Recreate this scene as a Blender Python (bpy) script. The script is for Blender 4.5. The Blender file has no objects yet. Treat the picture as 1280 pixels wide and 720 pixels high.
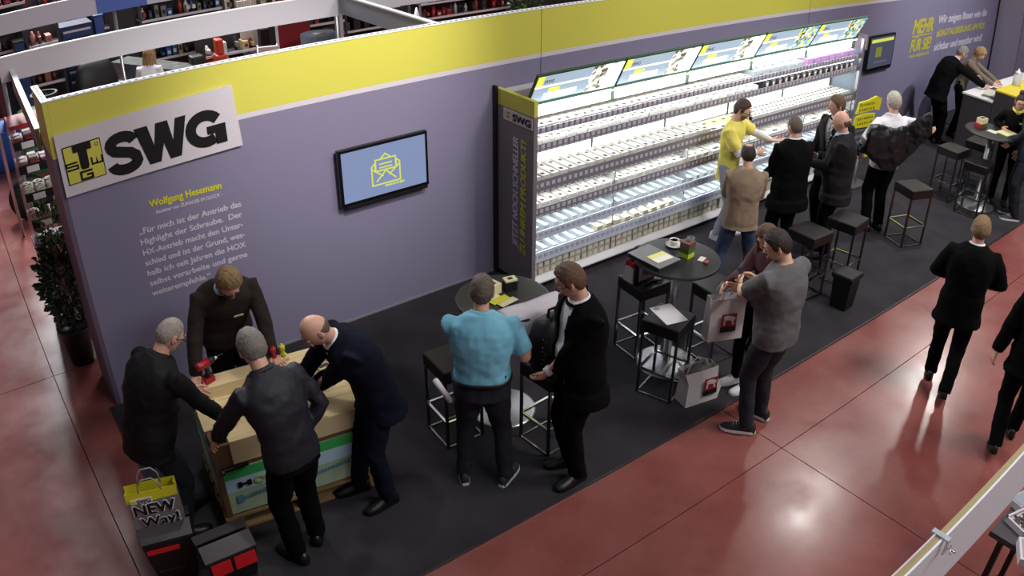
import bpy, math, random
import numpy as np
from mathutils import Vector, Matrix, Euler
random.seed(7)
R = math.radians
PI = math.pi
SC = bpy.context.scene
COL = SC.collection

# ------------------------------------------------------------------ camera
cam_data = bpy.data.cameras.new('camera')
cam = bpy.data.objects.new('camera', cam_data)
COL.objects.link(cam)
_r = Vector((0.79672, -0.60434, 0.004194)); _u = Vector((0.29767, 0.39845, 0.86754)); _f = Vector((0.52596, 0.68994, -0.49735))
cam.matrix_world = Matrix(((_r.x, _u.x, -_f.x, -0.714), (_r.y, _u.y, -_f.y, -6.6853), (_r.z, _u.z, -_f.z, 4.5167), (0, 0, 0, 1)))
cam_data.sensor_width = 36.0
cam_data.sensor_fit = 'HORIZONTAL'
cam_data.lens = 29.9
cam_data.clip_end = 200
# the photograph's lens has mild barrel distortion: a wide lens polynomial
cam_data.type = 'PANO'
cam_data.panorama_type = 'FISHEYE_LENS_POLYNOMIAL'
cam_data.fisheye_fov = R(170)
cam_data.fisheye_polynomial_k0 = 0.0
cam_data.fisheye_polynomial_k1 = -0.033242293550841844
cam_data.fisheye_polynomial_k2 = -7.365727653109051e-05
cam_data.fisheye_polynomial_k3 = 1.3862783103184709e-05
cam_data.fisheye_polynomial_k4 = -3.8754641895884863e-07
SC.camera = cam

# ------------------------------------------------------------------ world, lights, exposure
SC.view_settings.view_transform = 'Standard'
SC.view_settings.look = 'None'
SC.view_settings.exposure = 0.0
SC.view_settings.gamma = 1.0
SC.view_settings.use_curve_mapping = False
world = bpy.data.worlds.new('hall'); SC.world = world
world.use_nodes = True
world.node_tree.nodes['Background'].inputs[0].default_value = (0.80, 0.78, 0.85, 1)
world.node_tree.nodes['Background'].inputs[1].default_value = 0.12

def area(name, loc, target, power, size, size_y=None, color=(1, .97, .93), spread=180):
    l = bpy.data.lights.new(name, 'AREA'); l.energy = power; l.color = color
    l.shape = 'RECTANGLE' if size_y else 'DISK'; l.size = size
    if size_y: l.size_y = size_y
    l.spread = R(spread)
    o = bpy.data.objects.new(name, l); COL.objects.link(o); o.location = loc
    d = Vector(target) - Vector(loc); o.rotation_euler = d.to_track_quat('-Z', 'Y').to_euler()
    return o
def spot(name, loc, target, power, deg, blend=.6, color=(1, .96, .9), rad=.12):
    l = bpy.data.lights.new(name, 'SPOT'); l.energy = power; l.color = color
    l.spot_size = R(deg); l.spot_blend = blend; l.shadow_soft_size = rad
    o = bpy.data.objects.new(name, l); COL.objects.link(o); o.location = loc
    d = Vector(target) - Vector(loc); o.rotation_euler = d.to_track_quat('-Z', 'Y').to_euler()
    return o
# high-bay lamps of the hall (some mirrored in the polished floor), with fill lights added
area('hall_or_fill_lamp', (14.1, 0.75, 10), (14.1, .75, 0), 170, .55, color=(1, .97, .92))
area('hall_or_fill_lamp', (20.9, 1.3, 10), (20.9, 1.3, 0), 300, .8, color=(1, .97, .92))
area('hall_or_fill_lamp', (2.0, 14.5, 10), (2.0, 14.5, 0), 3400, 1.3, 12.0, color=(.95, .97, 1))
area('hall_or_fill_lamp', (8.0, -7.5, 9), (8.0, -5.0, 0), 520, 2.5, color=(1, .95, .92))  # fill light added to brighten the red floor at the right
area('hall_or_fill_lamp', (1.5, -4.0, 9), (1.5, -3.0, 0), 45, 1.2, color=(1, .95, .9))
area('hall_or_fill_lamp', (4.5, -11.0, 8.5), (4.0, 1.0, 2.4), 330, 5.0, 1.5, color=(1, .97, .98))  # fill light added in front to brighten the header boards and wall
area('hall_or_fill_lamp', (6.0, 9.0, 9), (6.0, 7.5, 0), 650, 4, color=(1, .97, .95))
# spotlights on the booth's truss
spot('truss_spotlight', (3.0, -4.2, 6.4), (2.5, 0, 2.7), 1600, 38, 1.0)
spot('truss_spotlight', (.2, -4.0, 6.2), (.7, 0, 2.9), 60, 30, 1.0)
spot('truss_spotlight', (12.5, -4.0, 5.4), (13.5, 0, 1.5), 900, 60, 1.0, (.95, .95, 1))
spot('truss_spotlight', (0.9, -1.2, 5.5), (0.8, -1.7, .8), 190, 32, .5)
spot('truss_spotlight', (6.5, -6.5, 6.4), (5.5, -2.0, 1), 260, 60, 1.0)
spot('truss_spotlight', (9.5, -2.2, 6.6), (9.3, -2.2, 0), 700, 70, 1.0)
spot('truss_spotlight', (8.5, -4.5, 6.6), (7.5, 0, 2.9), 420, 45, 1.0)

# ------------------------------------------------------------------ materials
def lin(c):
    return tuple((x/255/12.92 if x/255 <= .04045 else ((x/255+.055)/1.055)**2.4) for x in c)
_mats = {}
def M(name, col=(128, 128, 128), rough=.6, metal=0., noise=0., nscale=20., bump=0., bscale=60., spec=.5, emit=None, estr=0., alpha=1., trans=0., stretch=None, coat=0.):
    if name in _mats: return _mats[name]
    m = bpy.data.materials.new(name); m.use_nodes = True; nt = m.node_tree; b = nt.nodes['Principled BSDF']
    c = lin(col); b.inputs['Base Color'].default_value = (*c, 1)
    b.inputs['Roughness'].default_value = rough; b.inputs['Metallic'].default_value = metal
    b.inputs['Specular IOR Level'].default_value = spec
    b.inputs['Coat Weight'].default_value = coat
    if trans: b.inputs['Transmission Weight'].default_value = trans
    if alpha < 1: b.inputs['Alpha'].default_value = alpha
    if emit: b.inputs['Emission Color'].default_value = (*lin(emit), 1); b.inputs['Emission Strength'].default_value = estr
    tc = nt.nodes.new('ShaderNodeTexCoord')
    src = tc.outputs['Object']
    if stretch:
        mp = nt.nodes.new('ShaderNodeMapping'); mp.inputs['Scale'].default_value = stretch
        nt.links.new(src, mp.inputs[0]); src = mp.outputs[0]
    if noise:
        n = nt.nodes.new('ShaderNodeTexNoise'); n.inputs['Scale'].default_value = nscale; n.inputs['Detail'].default_value = 4
        nt.links.new(src, n.inputs['Vector'])
        mx = nt.nodes.new('ShaderNodeMix'); mx.data_type = 'RGBA'
        mx.inputs[6].default_value = (*[max(0, v*(1-noise)) for v in c], 1); mx.inputs[7].default_value = (*[min(1, v*(1+noise)) for v in c], 1)
        nt.links.new(n.outputs['Fac'], mx.inputs[0]); nt.links.new(mx.outputs[2], b.inputs['Base Color'])
    if bump:
        n2 = nt.nodes.new('ShaderNodeTexNoise'); n2.inputs['Scale'].default_value = bscale; n2.inputs['Detail'].default_value = 3
        nt.links.new(src, n2.inputs['Vector'])
        bp = nt.nodes.new('ShaderNodeBump'); bp.inputs['Strength'].default_value = bump; bp.inputs['Distance'].default_value = .01
        nt.links.new(n2.outputs['Fac'], bp.inputs['Height']); nt.links.new(bp.outputs[0], b.inputs['Normal'])
    _mats[name] = m
    return m
def wood(name, col, dark, scale=(1, 12, 12)):
    if name in _mats: return _mats[name]
    m = M(name, col, .6); nt = m.node_tree; b = nt.nodes['Principled BSDF']
    tc = nt.nodes.new('ShaderNodeTexCoord'); mp = nt.nodes.new('ShaderNodeMapping'); mp.inputs['Scale'].default_value = scale
    n = nt.nodes.new('ShaderNodeTexNoise'); n.inputs['Scale'].default_value = 3; n.inputs['Detail'].default_value = 6; n.inputs['Distortion'].default_value = 1.5
    mx = nt.nodes.new('ShaderNodeMix'); mx.data_type = 'RGBA'; mx.inputs[6].default_value = (*lin(dark), 1); mx.inputs[7].default_value = (*lin(col), 1)
    nt.links.new(tc.outputs['Object'], mp.inputs[0]); nt.links.new(mp.outputs[0], n.inputs['Vector']); nt.links.new(n.outputs['Fac'], mx.inputs[0]); nt.links.new(mx.outputs[2], b.inputs['Base Color'])
    return m

# ------------------------------------------------------------------ mesh helpers
class B:
    """collects shapes; build() links them as one mesh object"""
    def __init__(s): s.v = []; s.f = []; s.m = []; s.sm = []
    def add(s, vs, fs, mi=0, smooth=False):
        o = len(s.v); s.v += [tuple(v) for v in vs]; s.f += [tuple(i+o for i in f) for f in fs]; s.m += [mi]*len(fs); s.sm += [smooth]*len(fs); return s
    def box(s, x0, x1, y0, y1, z0, z1, mi=0, mat=None):
        vs = [(x, y, z) for x in (x0, x1) for y in (y0, y1) for z in (z0, z1)]
        if mat is not None: vs = [tuple(mat @ Vector(v)) for v in vs]
        return s.add(vs, [(0, 1, 3, 2), (4, 6, 7, 5), (0, 4, 5, 1), (2, 3, 7, 6), (0, 2, 6, 4), (1, 5, 7, 3)], mi)
    def cbox(s, c, d, mi=0, rz=0, mat=None):
        M_ = Matrix.Translation(c) @ Matrix.Rotation(rz, 4, 'Z')
        if mat is not None: M_ = mat @ M_
        return s.box(-d[0]/2, d[0]/2, -d[1]/2, d[1]/2, -d[2]/2, d[2]/2, mi, M_)
    def lathe(s, prof, c=(0, 0, 0), n=20, mi=0, smooth=True, mat=None):
        vs = []; fs = []
        for r, z in prof:
            for k in range(n):
                a = 2*PI*k/n; p = Vector((c[0]+r*math.cos(a), c[1]+r*math.sin(a), c[2]+z)); vs.append(tuple(mat @ p) if mat is not None else tuple(p))
        for i in range(len(prof)-1):
            for k in range(n): a = i*n+k; b = i*n+(k+1) % n; fs.append((a, b, b+n, a+n))
        fs.append(tuple(range(n-1, -1, -1))); fs.append(tuple((len(prof)-1)*n+k for k in range(n)))
        return s.add(vs, fs, mi, smooth)
    def tube(s, pts, rs, n=8, mi=0, smooth=True, flat=1.0):
        pts = [Vector(p) for p in pts]
        if not hasattr(rs, '__len__'): rs = [rs]*len(pts)
        vs = []; fs = []
        t = (pts[1]-pts[0]).normalized(); x = t.orthogonal().normalized()
        for i, p in enumerate(pts):
            t2 = ((pts[min(i+1, len(pts)-1)]-p).normalized() + (p-pts[max(i-1, 0)]).normalized())
            if t2.length < 1e-6: t2 = t
            t2.normalize(); q = t.rotation_difference(t2); x = q @ x; t = t2; y = t.cross(x)
            for k in range(n):
                a = 2*PI*k/n; vs.append(tuple(p + x*(rs[i]*math.cos(a)) + y*(rs[i]*flat*math.sin(a))))
        for i in range(len(pts)-1):
            for k in range(n): a = i*n+k; b = i*n+(k+1) % n; fs.append((a, b, b+n, a+n))
        fs.append(tuple(range(n-1, -1, -1))); fs.append(tuple((len(pts)-1)*n+k for k in range(n)))
        return s.add(vs, fs, mi, smooth)
    def loft(s, rings, mi=0, smooth=True, caps=True):
        n = len(rings[0]); vs = [tuple(p) for r in rings for p in r]; fs = []
        for i in range(len(rings)-1):
            for k in range(n): a = i*n+k; b = i*n+(k+1) % n; fs.append((a, b, b+n, a+n))
        if caps: fs.append(tuple(range(n-1, -1, -1))); fs.append(tuple((len(rings)-1)*n+k for k in range(n)))
        return s.add(vs, fs, mi, smooth)
    def prism(s, poly, z0, z1, mat=None, mi=0):
        n = len(poly); vs = [(x, y, z0) for x, y in poly]+[(x, y, z1) for x, y in poly]
        if mat is not None: vs = [tuple(mat @ Vector(v)) for v in vs]
        fs = [tuple(range(n-1, -1, -1)), tuple(range(n, 2*n))]+[(k, (k+1) % n, (k+1) % n+n, k+n) for k in range(n)]
        return s.add(vs, fs, mi)
    def sphere(s, c, r, n=12, m=8, mi=0, mat=None):
        if not hasattr(r, '__len__'): r = (r, r, r)
        vs = []; fs = []
        for i in range(1, m):
            ph = PI*i/m
            for k in range(n):
                a = 2*PI*k/n; vs.append((r[0]*math.sin(ph)*math.cos(a), r[1]*math.sin(ph)*math.sin(a), r[2]*math.cos(ph)))
        vs += [(0, 0, r[2]), (0, 0, -r[2])]; T = len(vs)-2
        for i in range(m-2):
            for k in range(n): a = i*n+k; b = i*n+(k+1) % n; fs.append((a, a+n, b+n, b))
        for k in range(n): fs.append((T, k, (k+1) % n)); fs.append((T+1, (m-2)*n+(k+1) % n, (m-2)*n+k))
        M_ = mat if mat is not None else Matrix.Identity(4)
        return s.add([tuple(Vector(c) + M_.to_3x3() @ Vector(v)) for v in vs], fs, mi, True)
    def mesh(s, name, mats):
        me = bpy.data.meshes.new(name); me.from_pydata(s.v, [], s.f); 
        for m in (mats if isinstance(mats, (list, tuple)) else [mats]): me.materials.append(m)
        me.polygons.foreach_set('material_index', s.m); me.polygons.foreach_set('use_smooth', s.sm); me.update()
        return me
    def build(s, name, mats, parent=None, bevel=0, kind=None, label=None):
        o = bpy.data.objects.new(name, s.mesh(name, mats)); COL.objects.link(o)
        if parent: o.parent = parent
        if bevel:
            md = o.modifiers.new('bevel', 'BEVEL'); md.width = bevel; md.segments = 2; md.limit_method = 'ANGLE'
        if kind: o['kind'] = kind
        if label: o['label'] = label
        return o
def tag(o, label, cat, group=None):
    o['label'] = label; o['category'] = cat
    if group: o['group'] = group
    return o
def thing(name, label, cat, loc=(0, 0, 0), rz=0, group=None):
    o = bpy.data.objects.new(name, None); COL.objects.link(o); o.location = loc; o.rotation_euler = (0, 0, rz); o.empty_display_size = .1
    return tag(o, label, cat, group)
def struct(name, loc=(0, 0, 0)):
    o = bpy.data.objects.new(name, None); COL.objects.link(o); o.location = loc; o['kind'] = 'structure'; o.empty_display_size = .1
    return o
def dup(root, loc=None, rz=None, label=None, group=None):
    r = root.copy(); COL.objects.link(r)
    if loc is not None: r.location = loc
    if rz is not None: r.rotation_euler = (0, 0, rz)
    if label: r['label'] = label
    if group: r['group'] = group
    for ch in list(root.children):
        c = ch.copy(); COL.objects.link(c); c.parent = r
        for g in list(ch.children):
            e = g.copy(); COL.objects.link(e); e.parent = c
    return r
def ev(o):
    dg = bpy.context.evaluated_depsgraph_get(); return bpy.data.meshes.new_from_object(o.evaluated_get(dg))
def text_mesh(s, bold=.0, depth=.0015, xs=1., shear=0.):
    cu = bpy.data.curves.new('t', 'FONT'); cu.body = s; cu.size = 1; cu.offset = bold; cu.extrude = depth; cu.resolution_u = 3; cu.shear = shear; cu.align_x = 'LEFT'
    o = bpy.data.objects.new('t', cu); COL.objects.link(o); bpy.context.view_layer.update(); me = ev(o)
    bpy.data.objects.remove(o); bpy.data.curves.remove(cu)
    return me
def lettering(s, mat, x0, x1, zb, h, place, parent, bold=.02, shear=0., name='lettering', depth=.0015):
    """text fitted between x0 and x1, baseline zb, cap height h (metres), in a plane given by place: (u, v, w) -> local xyz"""
    me = text_mesh(s, 0, 0, 1., shear)
    n = len(me.vertices); a = np.empty(n*3); me.vertices.foreach_get('co', a); a = a.reshape(-1, 3)
    mn, mx = a[:, 0].min(), a[:, 0].max()
    a[:, 0] = x0 + (a[:, 0]-mn)/(mx-mn)*(x1-x0); a[:, 1] = zb + a[:, 1]/.70*h
    F_ = [tuple(q.vertices) for q in me.polygons]; k = bold*h*1.1; av = []; af = []
    for i_, (dx, dy) in enumerate(((0, 0), (k, 0), (-k, 0), (0, k*.7), (0, -k*.7)) if bold else ((0, 0),)):
        af += [tuple(v+len(av) for v in q) for q in F_]; av += [(p[0]+dx, p[1]+dy, .0001*i_) for p in a]
    bpy.data.meshes.remove(me); me = bpy.data.meshes.new(name)
    P = [tuple(place(float(p[0]), float(p[1]), .003+p[2])) for p in av]
    me.from_pydata(P, [], af); me.materials.append(mat); me.update()
    o = bpy.data.objects.new(name, me); COL.objects.link(o)
    if parent: o.parent = parent
    return o
def illegible(mat, x0, x1, zb, h, place, parent, n=12, name='small_print'):
    """a line of print too small to read in the photograph: short strokes"""
    b = B(); rnd = random.Random(n)
    for k in range(n):
        u = x0+(x1-x0)*(k+.15)/n; w = (x1-x0)/n*rnd.uniform(.5, .8)
        ribbon(b, [(u, zb+h*.5), (u+w, zb+h*.5)], h*rnd.uniform(.6, 1), place, .0015)
    return b.build(name, mat, parent, kind='stuff')
def ribbon(b, pts, w, place, t=.004, mi=0, closed=False):
    """flat stroke of width w along 2-D pts"""
    P = [Vector((p[0], p[1])) for p in pts]; n = len(P); L = []; Rr = []
    for i in range(n):
        if closed: a, c = P[i-1], P[(i+1) % n]
        else: a, c = P[max(i-1, 0)], P[min(i+1, n-1)]
        d1 = (P[i]-a); d2 = (c-P[i]); d1 = d1.normalized() if d1.length > 1e-9 else d2.normalized(); d2 = d2.normalized() if d2.length > 1e-9 else d1
        m = (d1+d2).normalized(); k = 1/max(.45, m.dot(d1)); nn = Vector((-m.y, m.x))*(w/2*k)
        L.append(P[i]+nn); Rr.append(P[i]-nn)
    vs = []; 
    for q in L+Rr: vs.append(tuple(place(q.x, q.y, 0)))
    for q in L+Rr: vs.append(tuple(place(q.x, q.y, t)))
    fs = []; rng = n if closed else n-1
    for i in range(rng):
        j = (i+1) % n; fs += [(i, j, n+j, n+i), (2*n+i, 3*n+i, 3*n+j, 2*n+j), (i, 2*n+i, 2*n+j, j), (n+i, n+j, 3*n+j, 3*n+i)]
    b.add(vs, fs, mi)

# ================================================================== materials in use
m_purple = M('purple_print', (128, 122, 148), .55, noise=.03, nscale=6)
m_purple2 = M('purple_print_light', (140, 132, 152), .55)
m_yellow = M('yellow_print', (204, 198, 84), .5)
m_strip = M('white_print', (205, 198, 205), .5)
m_white = M('white_lacquer', (225, 225, 225), .4)
m_alu = M('brushed_aluminium', (200, 202, 205), .35, 1., bump=.1, bscale=200)
m_chrome = M('chrome', (215, 217, 220), .12, 1.)
m_black = M('black_print', (14, 13, 15), .5)
m_textw = M('pale_lettering', (205, 198, 212), .6)
m_texty = M('yellow_lettering', (205, 200, 50), .6)
m_leather = M('black_leather', (15, 13, 14), .38, bump=.25, bscale=90, spec=.6)
m_carpet = M('charcoal_carpet', (62, 60, 65), .95, noise=.4, nscale=3.0, bump=.9, bscale=350, spec=.1)
m_wood = wood('spruce_wood', (236, 218, 174), (210, 184, 134))
m_ply = wood('brown_ply', (120, 92, 66), (92, 68, 48))
m_dkgrey = M('dark_grey_laminate', (62, 58, 62), .5)
m_goodw = M('white_carton', (206, 205, 198), .6, noise=.08, nscale=9)
m_tabletop = M('black_tabletop', (40, 40, 42), .35, bump=.05, bscale=300)

# floor: polished red concrete slabs with real joints
def floor_mat():
    m = M('polished_red_concrete', (134, 62, 58), .2); nt = m.node_tree; b = nt.nodes['Principled BSDF']
    tc = nt.nodes.new('ShaderNodeTexCoord')
    def nz(sc, det, rough=.6):
        n = nt.nodes.new('ShaderNodeTexNoise'); n.inputs['Scale'].default_value = sc; n.inputs['Detail'].default_value = det; n.inputs['Roughness'].default_value = rough
        gm = nt.nodes.new('ShaderNodeNewGeometry'); nt.links.new(gm.outputs['Position'], n.inputs['Vector']); return n
    a, c, e = nz(.9, 8), nz(7, 6), nz(1.6, 8)
    r = nt.nodes.new('ShaderNodeValToRGB'); r.color_ramp.elements[0].position = .3; r.color_ramp.elements[0].color = (*lin((126, 66, 62)), 1); r.color_ramp.elements[1].position = .72; r.color_ramp.elements[1].color = (*lin((158, 94, 88)), 1)
    mx = nt.nodes.new('ShaderNodeMix'); mx.data_type = 'RGBA'; mx.blend_type = 'MULTIPLY'; mx.inputs[0].default_value = .25
    nt.links.new(a.outputs['Fac'], r.inputs[0]); nt.links.new(r.outputs[0], mx.inputs[6]); nt.links.new(c.outputs['Fac'], mx.inputs[7]); nt.links.new(mx.outputs[2], b.inputs['Base Color'])
    mr = nt.nodes.new('ShaderNodeMapRange'); mr.inputs[1].default_value = .3; mr.inputs[2].default_value = .7; mr.inputs[3].default_value = .16; mr.inputs[4].default_value = .30
    nt.links.new(e.outputs['Fac'], mr.inputs[0]); nt.links.new(mr.outputs[0], b.inputs['Roughness'])
    b.inputs['Specular IOR Level'].default_value = .7
    bp = nt.nodes.new('ShaderNodeBump'); bp.inputs['Strength'].default_value = .03; bp.inputs['Distance'].default_value = .02
    nt.links.new(c.outputs['Fac'], bp.inputs['Height']); nt.links.new(bp.outputs[0], b.inputs['Normal'])
    return m
m_floor = floor_mat()
fl = struct('floor')
S_ = 4.71
slab = B().box(.004, S_-.004, .004, S_-.004, -.1, 0).mesh('slab', m_floor)
for i in range(-2, 9):
    for j in range(-3, 7):
        o = bpy.data.objects.new('slab', slab); COL.objects.link(o); o.parent = fl; o.location = (-.47+S_*i, -3.857+S_*j, 0); o.rotation_euler = (0, 0, 0)
B().box(-11, 44, -19, 31, -.12, -.03).build('joint_filler', M('joint_filler', (60, 34, 30), .9), fl)

# carpet of the booth with its metal edge profile
cp = struct('floor_carpet')
B().box(-.10, 18.5, -3.19, .0, .001, .012).build('carpet', m_carpet, cp)
B().box(-.10, 18.5, -3.205, -3.19, .001, .016).build('edge_profile', M('edge_profile', (70, 66, 70), .4, .6), cp)
B().box(-.115, -.10, -3.205, .0, .001, .016).build('edge_profile', M('edge_profile'), cp)

# back wall of the booth: three wide printed panels
H = 2.80
wb = struct('wall_back')
for x0, x1 in ((0, 4.735), (4.745, 9.48), (9.49, 13.9), (13.91, 16.3)):
    pn = B().box(x0, x1, 0, .05, .03, 2.30).build('panel', m_purple, wb)
    B().box(x0, x1, 0, .05, 2.30, 2.345).build('white_line', m_strip, pn)
    B().box(x0, x1, 0, .05, 2.345, H).build('yellow_band', m_yellow, pn)
B().box(-.004, 16.3, -.012, .05, 0, .03).build('base_profile', M('base_profile', (150, 146, 155), .4, .3), wb)
wl_ = struct('wall_left')
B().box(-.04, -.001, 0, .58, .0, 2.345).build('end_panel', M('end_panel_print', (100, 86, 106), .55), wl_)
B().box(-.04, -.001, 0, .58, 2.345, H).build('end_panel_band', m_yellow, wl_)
tr = B().box(-.045, 0.012, -.006, .585, H, H+.012).box(.012, 16.3, -.006, .056, H, H+.012).build('top_profile', M('white_profile', (236, 238, 238), .35), wb)
sl = B()
for k in range(270): sl.cbox((.06+k*.06, .012, H+.0125), (.026, .022, .004))
for k in range(9): sl.cbox((-.018, .05+k*.06, H+.0125), (.02, .024, .004))
o = sl.build('profile_slot', M('profile_slot', (90, 92, 92), .6), wb); o['kind'] = 'stuff'
front = lambda u, v, w: (u, -w, v)

# quotation printed on the wall
lines = [('„Für mich ist der Antrieb das', .51, 1.42), ('Highlight der Schraube.  Der', .505, 1.415), ('HX-Antrieb macht den Unter-', .505, 1.41), ('schied und ist der Grund, wes-', .505, 1.41), ('halb ich seit Jahren die HOX', .505, 1.405), ('selbst verarbeite und gerne', .505, 1.405), ('weiterempfehle.“', .505, 1.04)]
for i, (t, a, b_) in enumerate(lines):
    lettering(t, m_textw, a, b_, 1.535-.0975*i, .052, front, wb, .042)
lettering('Wolfgang Hesemann', m_texty, .64, 1.27, 1.745, .062, front, wb, .05)
lettering('- Bauleiter von ZUHAUSE IM GLÜCK -', m_textw, .66, 1.27, 1.675, .032, front, wb, .035)
# slogans on the far part
m_ty2 = M('yellow_lettering_far', (190, 182, 60), .6)
for t, a, b_, z, h, m_ in (('MEHR', 12.68, 13.42, 1.68, .25, m_ty2), ('FÜR SIE!', 12.68, 13.43, 1.375, .21, m_ty2), 
                        ('Wir zeigen Ihnen wie die', 13.61, 15.75, 1.80, .14, m_textw), ('#DIGITALISIERUNG AM POS', 13.61, 15.74, 1.555, .12, m_ty2), ('sichtbar und messbar wird!', 13.60, 15.71, 1.305, .14, m_textw)):
    lettering(t, m_, a, b_, z, h, front, wb, .055, shear=.12)
illegible(m_ty2, 12.68, 13.43, 1.262, .06, front, wb, 16)
B().box(12.67, 13.43, -.006, -.001, 1.628, 1.648).build('underline', m_ty2, wb)

# walls at the right end
wr = struct('wall_right')
B().box(16.3, 16.34, -.02, .05, 0, H).build('dark_post', m_black, wr)
B().box(16.35, 16.40, -.55, .05, 0, H).build('panel', m_purple2, wr)
B().box(16.40, 16.45, -2.0, -.56, 0, H).build('panel', m_purple, wr)

# ------------------------------------------------------------------ sign with the company logo
sg = thing('logo_sign', 'large white sign board with black letters SWG and yellow tool emblem on the wall corner', 'sign', (0, -.006, 0))
B().prism([(-.005, 2.025), (1.505, 2.085), (1.475, 2.615), (-.005, 2.53)], 0, .024, Matrix(((1, 0, 0, 0), (0, 0, -1, 0), (0, 1, 0, 0), (0, 0, 0, 1)))).build('board', m_strip, sg)
fs = lambda u, v, w: (u, -.024-w, v)
slope = .045
def skew(u, v, w=0): return fs(u, v+slope*u, w)
b = B()
# S W G as heavy block strokes
def arc(cx, cz, rx, rz, a0, a1, n=12): return [(cx+rx*math.cos(R(a0+(a1-a0)*i/n)), cz+rz*math.sin(R(a0+(a1-a0)*i/n))) for i in range(n+1)]
zb, zt = 2.10, 2.39
mid = (zb+zt)/2
ribbon(b, arc(.510, mid+.074, .098, .058, 5, 200, 9)+[(.44, mid+.028), (.50, mid+.008), (.565, mid-.012), (.605, mid-.045)]+arc(.510, mid-.078, .105, .060, -10, -178, 9), .086, skew, .005)
W = [(.655, zt+.012), (.785, zb+.03), (.852, zt-.03), (.925, zb+.03), (1.035, zt+.012)]
def poly(b, pts): b.add([tuple(skew(x, z, 0)) for x, z in pts]+[tuple(skew(x, z, .005)) for x, z in pts], [tuple(range(len(pts))), tuple(range(len(pts)*2-1, len(pts)-1, -1))]+[(i, i+len(pts), (i+1) % len(pts)+len(pts), (i+1) % len(pts)) for i in range(len(pts))])
poly(b, [(.62, zt+.015), (.73, zt+.015), (.765, zb+.13), (.80, zt+.015), (.90, zt+.015), (.925, zb+.13), (.965, zt+.015), (1.055, zt+.015), (.975, zb-.015), (.88, zb-.015), (.845, zb+.13), (.80, zb-.015), (.705, zb-.015)])
ribbon(b, arc(1.205, mid, .128, .112, 32, 305, 18), .088, skew, .005)
poly(b, [(1.215, mid-.055), (1.378, mid-.055), (1.378, mid+.012), (1.215, mid+.012)]); poly(b, [(1.282, zb-.008), (1.378, zb-.008), (1.378, mid-.055), (1.282, mid-.055)])
b.build('logo_letters', m_black, sg, kind='stuff')
b = B(); poly(b, [(.035, 2.115), (.345, 2.115), (.345, 2.425), (.035, 2.425)]); b.build('emblem_frame', m_black, sg)
fs0 = fs
fs = lambda u, v, w: (u, -.030-w, v)
b = B(); poly(b, [(.043, 2.123), (.337, 2.123), (.337, 2.417), (.043, 2.417)]); b.build('emblem_field', m_yellow, sg)
fs = lambda u, v, w: (u, -.036-w, v)
b = B(); poly(b, [(.115, 2.365), (.155, 2.365), (.155, 2.24), (.165, 2.215), (.215, 2.215), (.225, 2.24), (.225, 2.365), (.265, 2.365), (.265, 2.424), (.115, 2.424)]); b.build('emblem_tool', m_black, sg)
def strokes(nm, pts, w=.013):
    b = B(); ribbon(b, pts, w, skew, .003); b.build(nm, m_black, sg)
strokes('letter_s', [(.135, 2.287), (.045, 2.287), (.045, 2.262), (.135, 2.262), (.135, 2.235), (.045, 2.235)])
strokes('letter_w', [(.25, 2.29), (.25, 2.235), (.29, 2.235), (.29, 2.29), (.29, 2.235), (.333, 2.235), (.333, 2.29)])
strokes('letter_g', [(.24, 2.195), (.145, 2.195), (.145, 2.135), (.235, 2.135), (.235, 2.165), (.19, 2.165)], .016)
b = B(); ribbon(b, arc(.31, 2.385, .012, .012, 0, 330, 10), .004, skew, .002); b.build('registered_mark', m_black, sg)
fs = fs0

# ------------------------------------------------------------------ televisions
m_screen = M('lit_screen', (20, 20, 30), .3, emit=(140, 156, 196), estr=.85)
m_screen2 = M('lit_screen_dark', (20, 20, 30), .3, emit=(78, 82, 100), estr=.8)
m_scry = M('screen_yellow', (20, 20, 10), .5, emit=(214, 222, 92), estr=1.)
m_bez = M('tv_bezel', (12, 12, 14), .25)
def tv(name, label, x0, x1, z0, z1, scr):
    t = thing(name, label, 'screen', (x0, 0, z0))
    w, h = x1-x0, z1-z0
    B().box(0, w, -.075, -.03, 0, h).build('housing', m_bez, t, .004)
    B().box(.03, w-.03, -.079, -.0745, .035, h-.03).build('display_panel', scr, t)
    B().box(.25*w, .75*w, -.03, -.002, .15*h, .8*h).build('wall_bracket', m_black, t)
    B().box(.05, w-.01, -.07, -.03, -.035, 0).build('speaker_bar', m_black, t, .004)
    return t
t = tv('television', 'wall television showing a yellow open envelope on a blue screen', 2.35, 3.30, 1.275, 1.83, m_screen)
pl = lambda u, v, w: (u, -.080-w, v)
b = B(); e = lambda *p: [(x*.30+.33, z*.30+.14) for x, z in p]
ribbon(b, e((.0, .0), (1, 0), (1, .62), (.88, .72), (.88, .45), (.12, .45), (.12, .72), (0, .62)), .014, pl, .002, closed=True)
ribbon(b, e((0, .55), (.4, .25)), .014, pl, .002); ribbon(b, e((1, .55), (.6, .25)), .014, pl, .002)
ribbon(b, e((.15, .1), (.5, .42), (.85, .1)), .014, pl, .002)
ribbon(b, e((.14, .46), (.14, .82), (.86, .82), (.86, .46)), .014, pl, .002)
ribbon(b, e((.32, .83), (.5, .98), (.68, .83)), .014, pl, .002)
ribbon(b, e((.27, .66), (.73, .66)), .013, pl, .002); ribbon(b, e((.27, .54), (.73, .54)), .013, pl, .002)
b.build('envelope_icon', m_scry, t)
illegible(m_scry, .46, .68, .10, .026, pl, t, 11)
t = tv('television', 'smaller angled view television with yellow bar beside the lit shelf end', 11.15, 11.95, 1.25, 1.80, m_screen2)
B().box(.06, .74, -.082, -.079, .44, .49).build('title_bar', m_scry, t)
B().box(.22, .40, -.082, -.079, .20, .36).build('picture_block', M('screen_olive', (20, 20, 10), .5, emit=(150, 156, 70), estr=.6), t)
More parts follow.
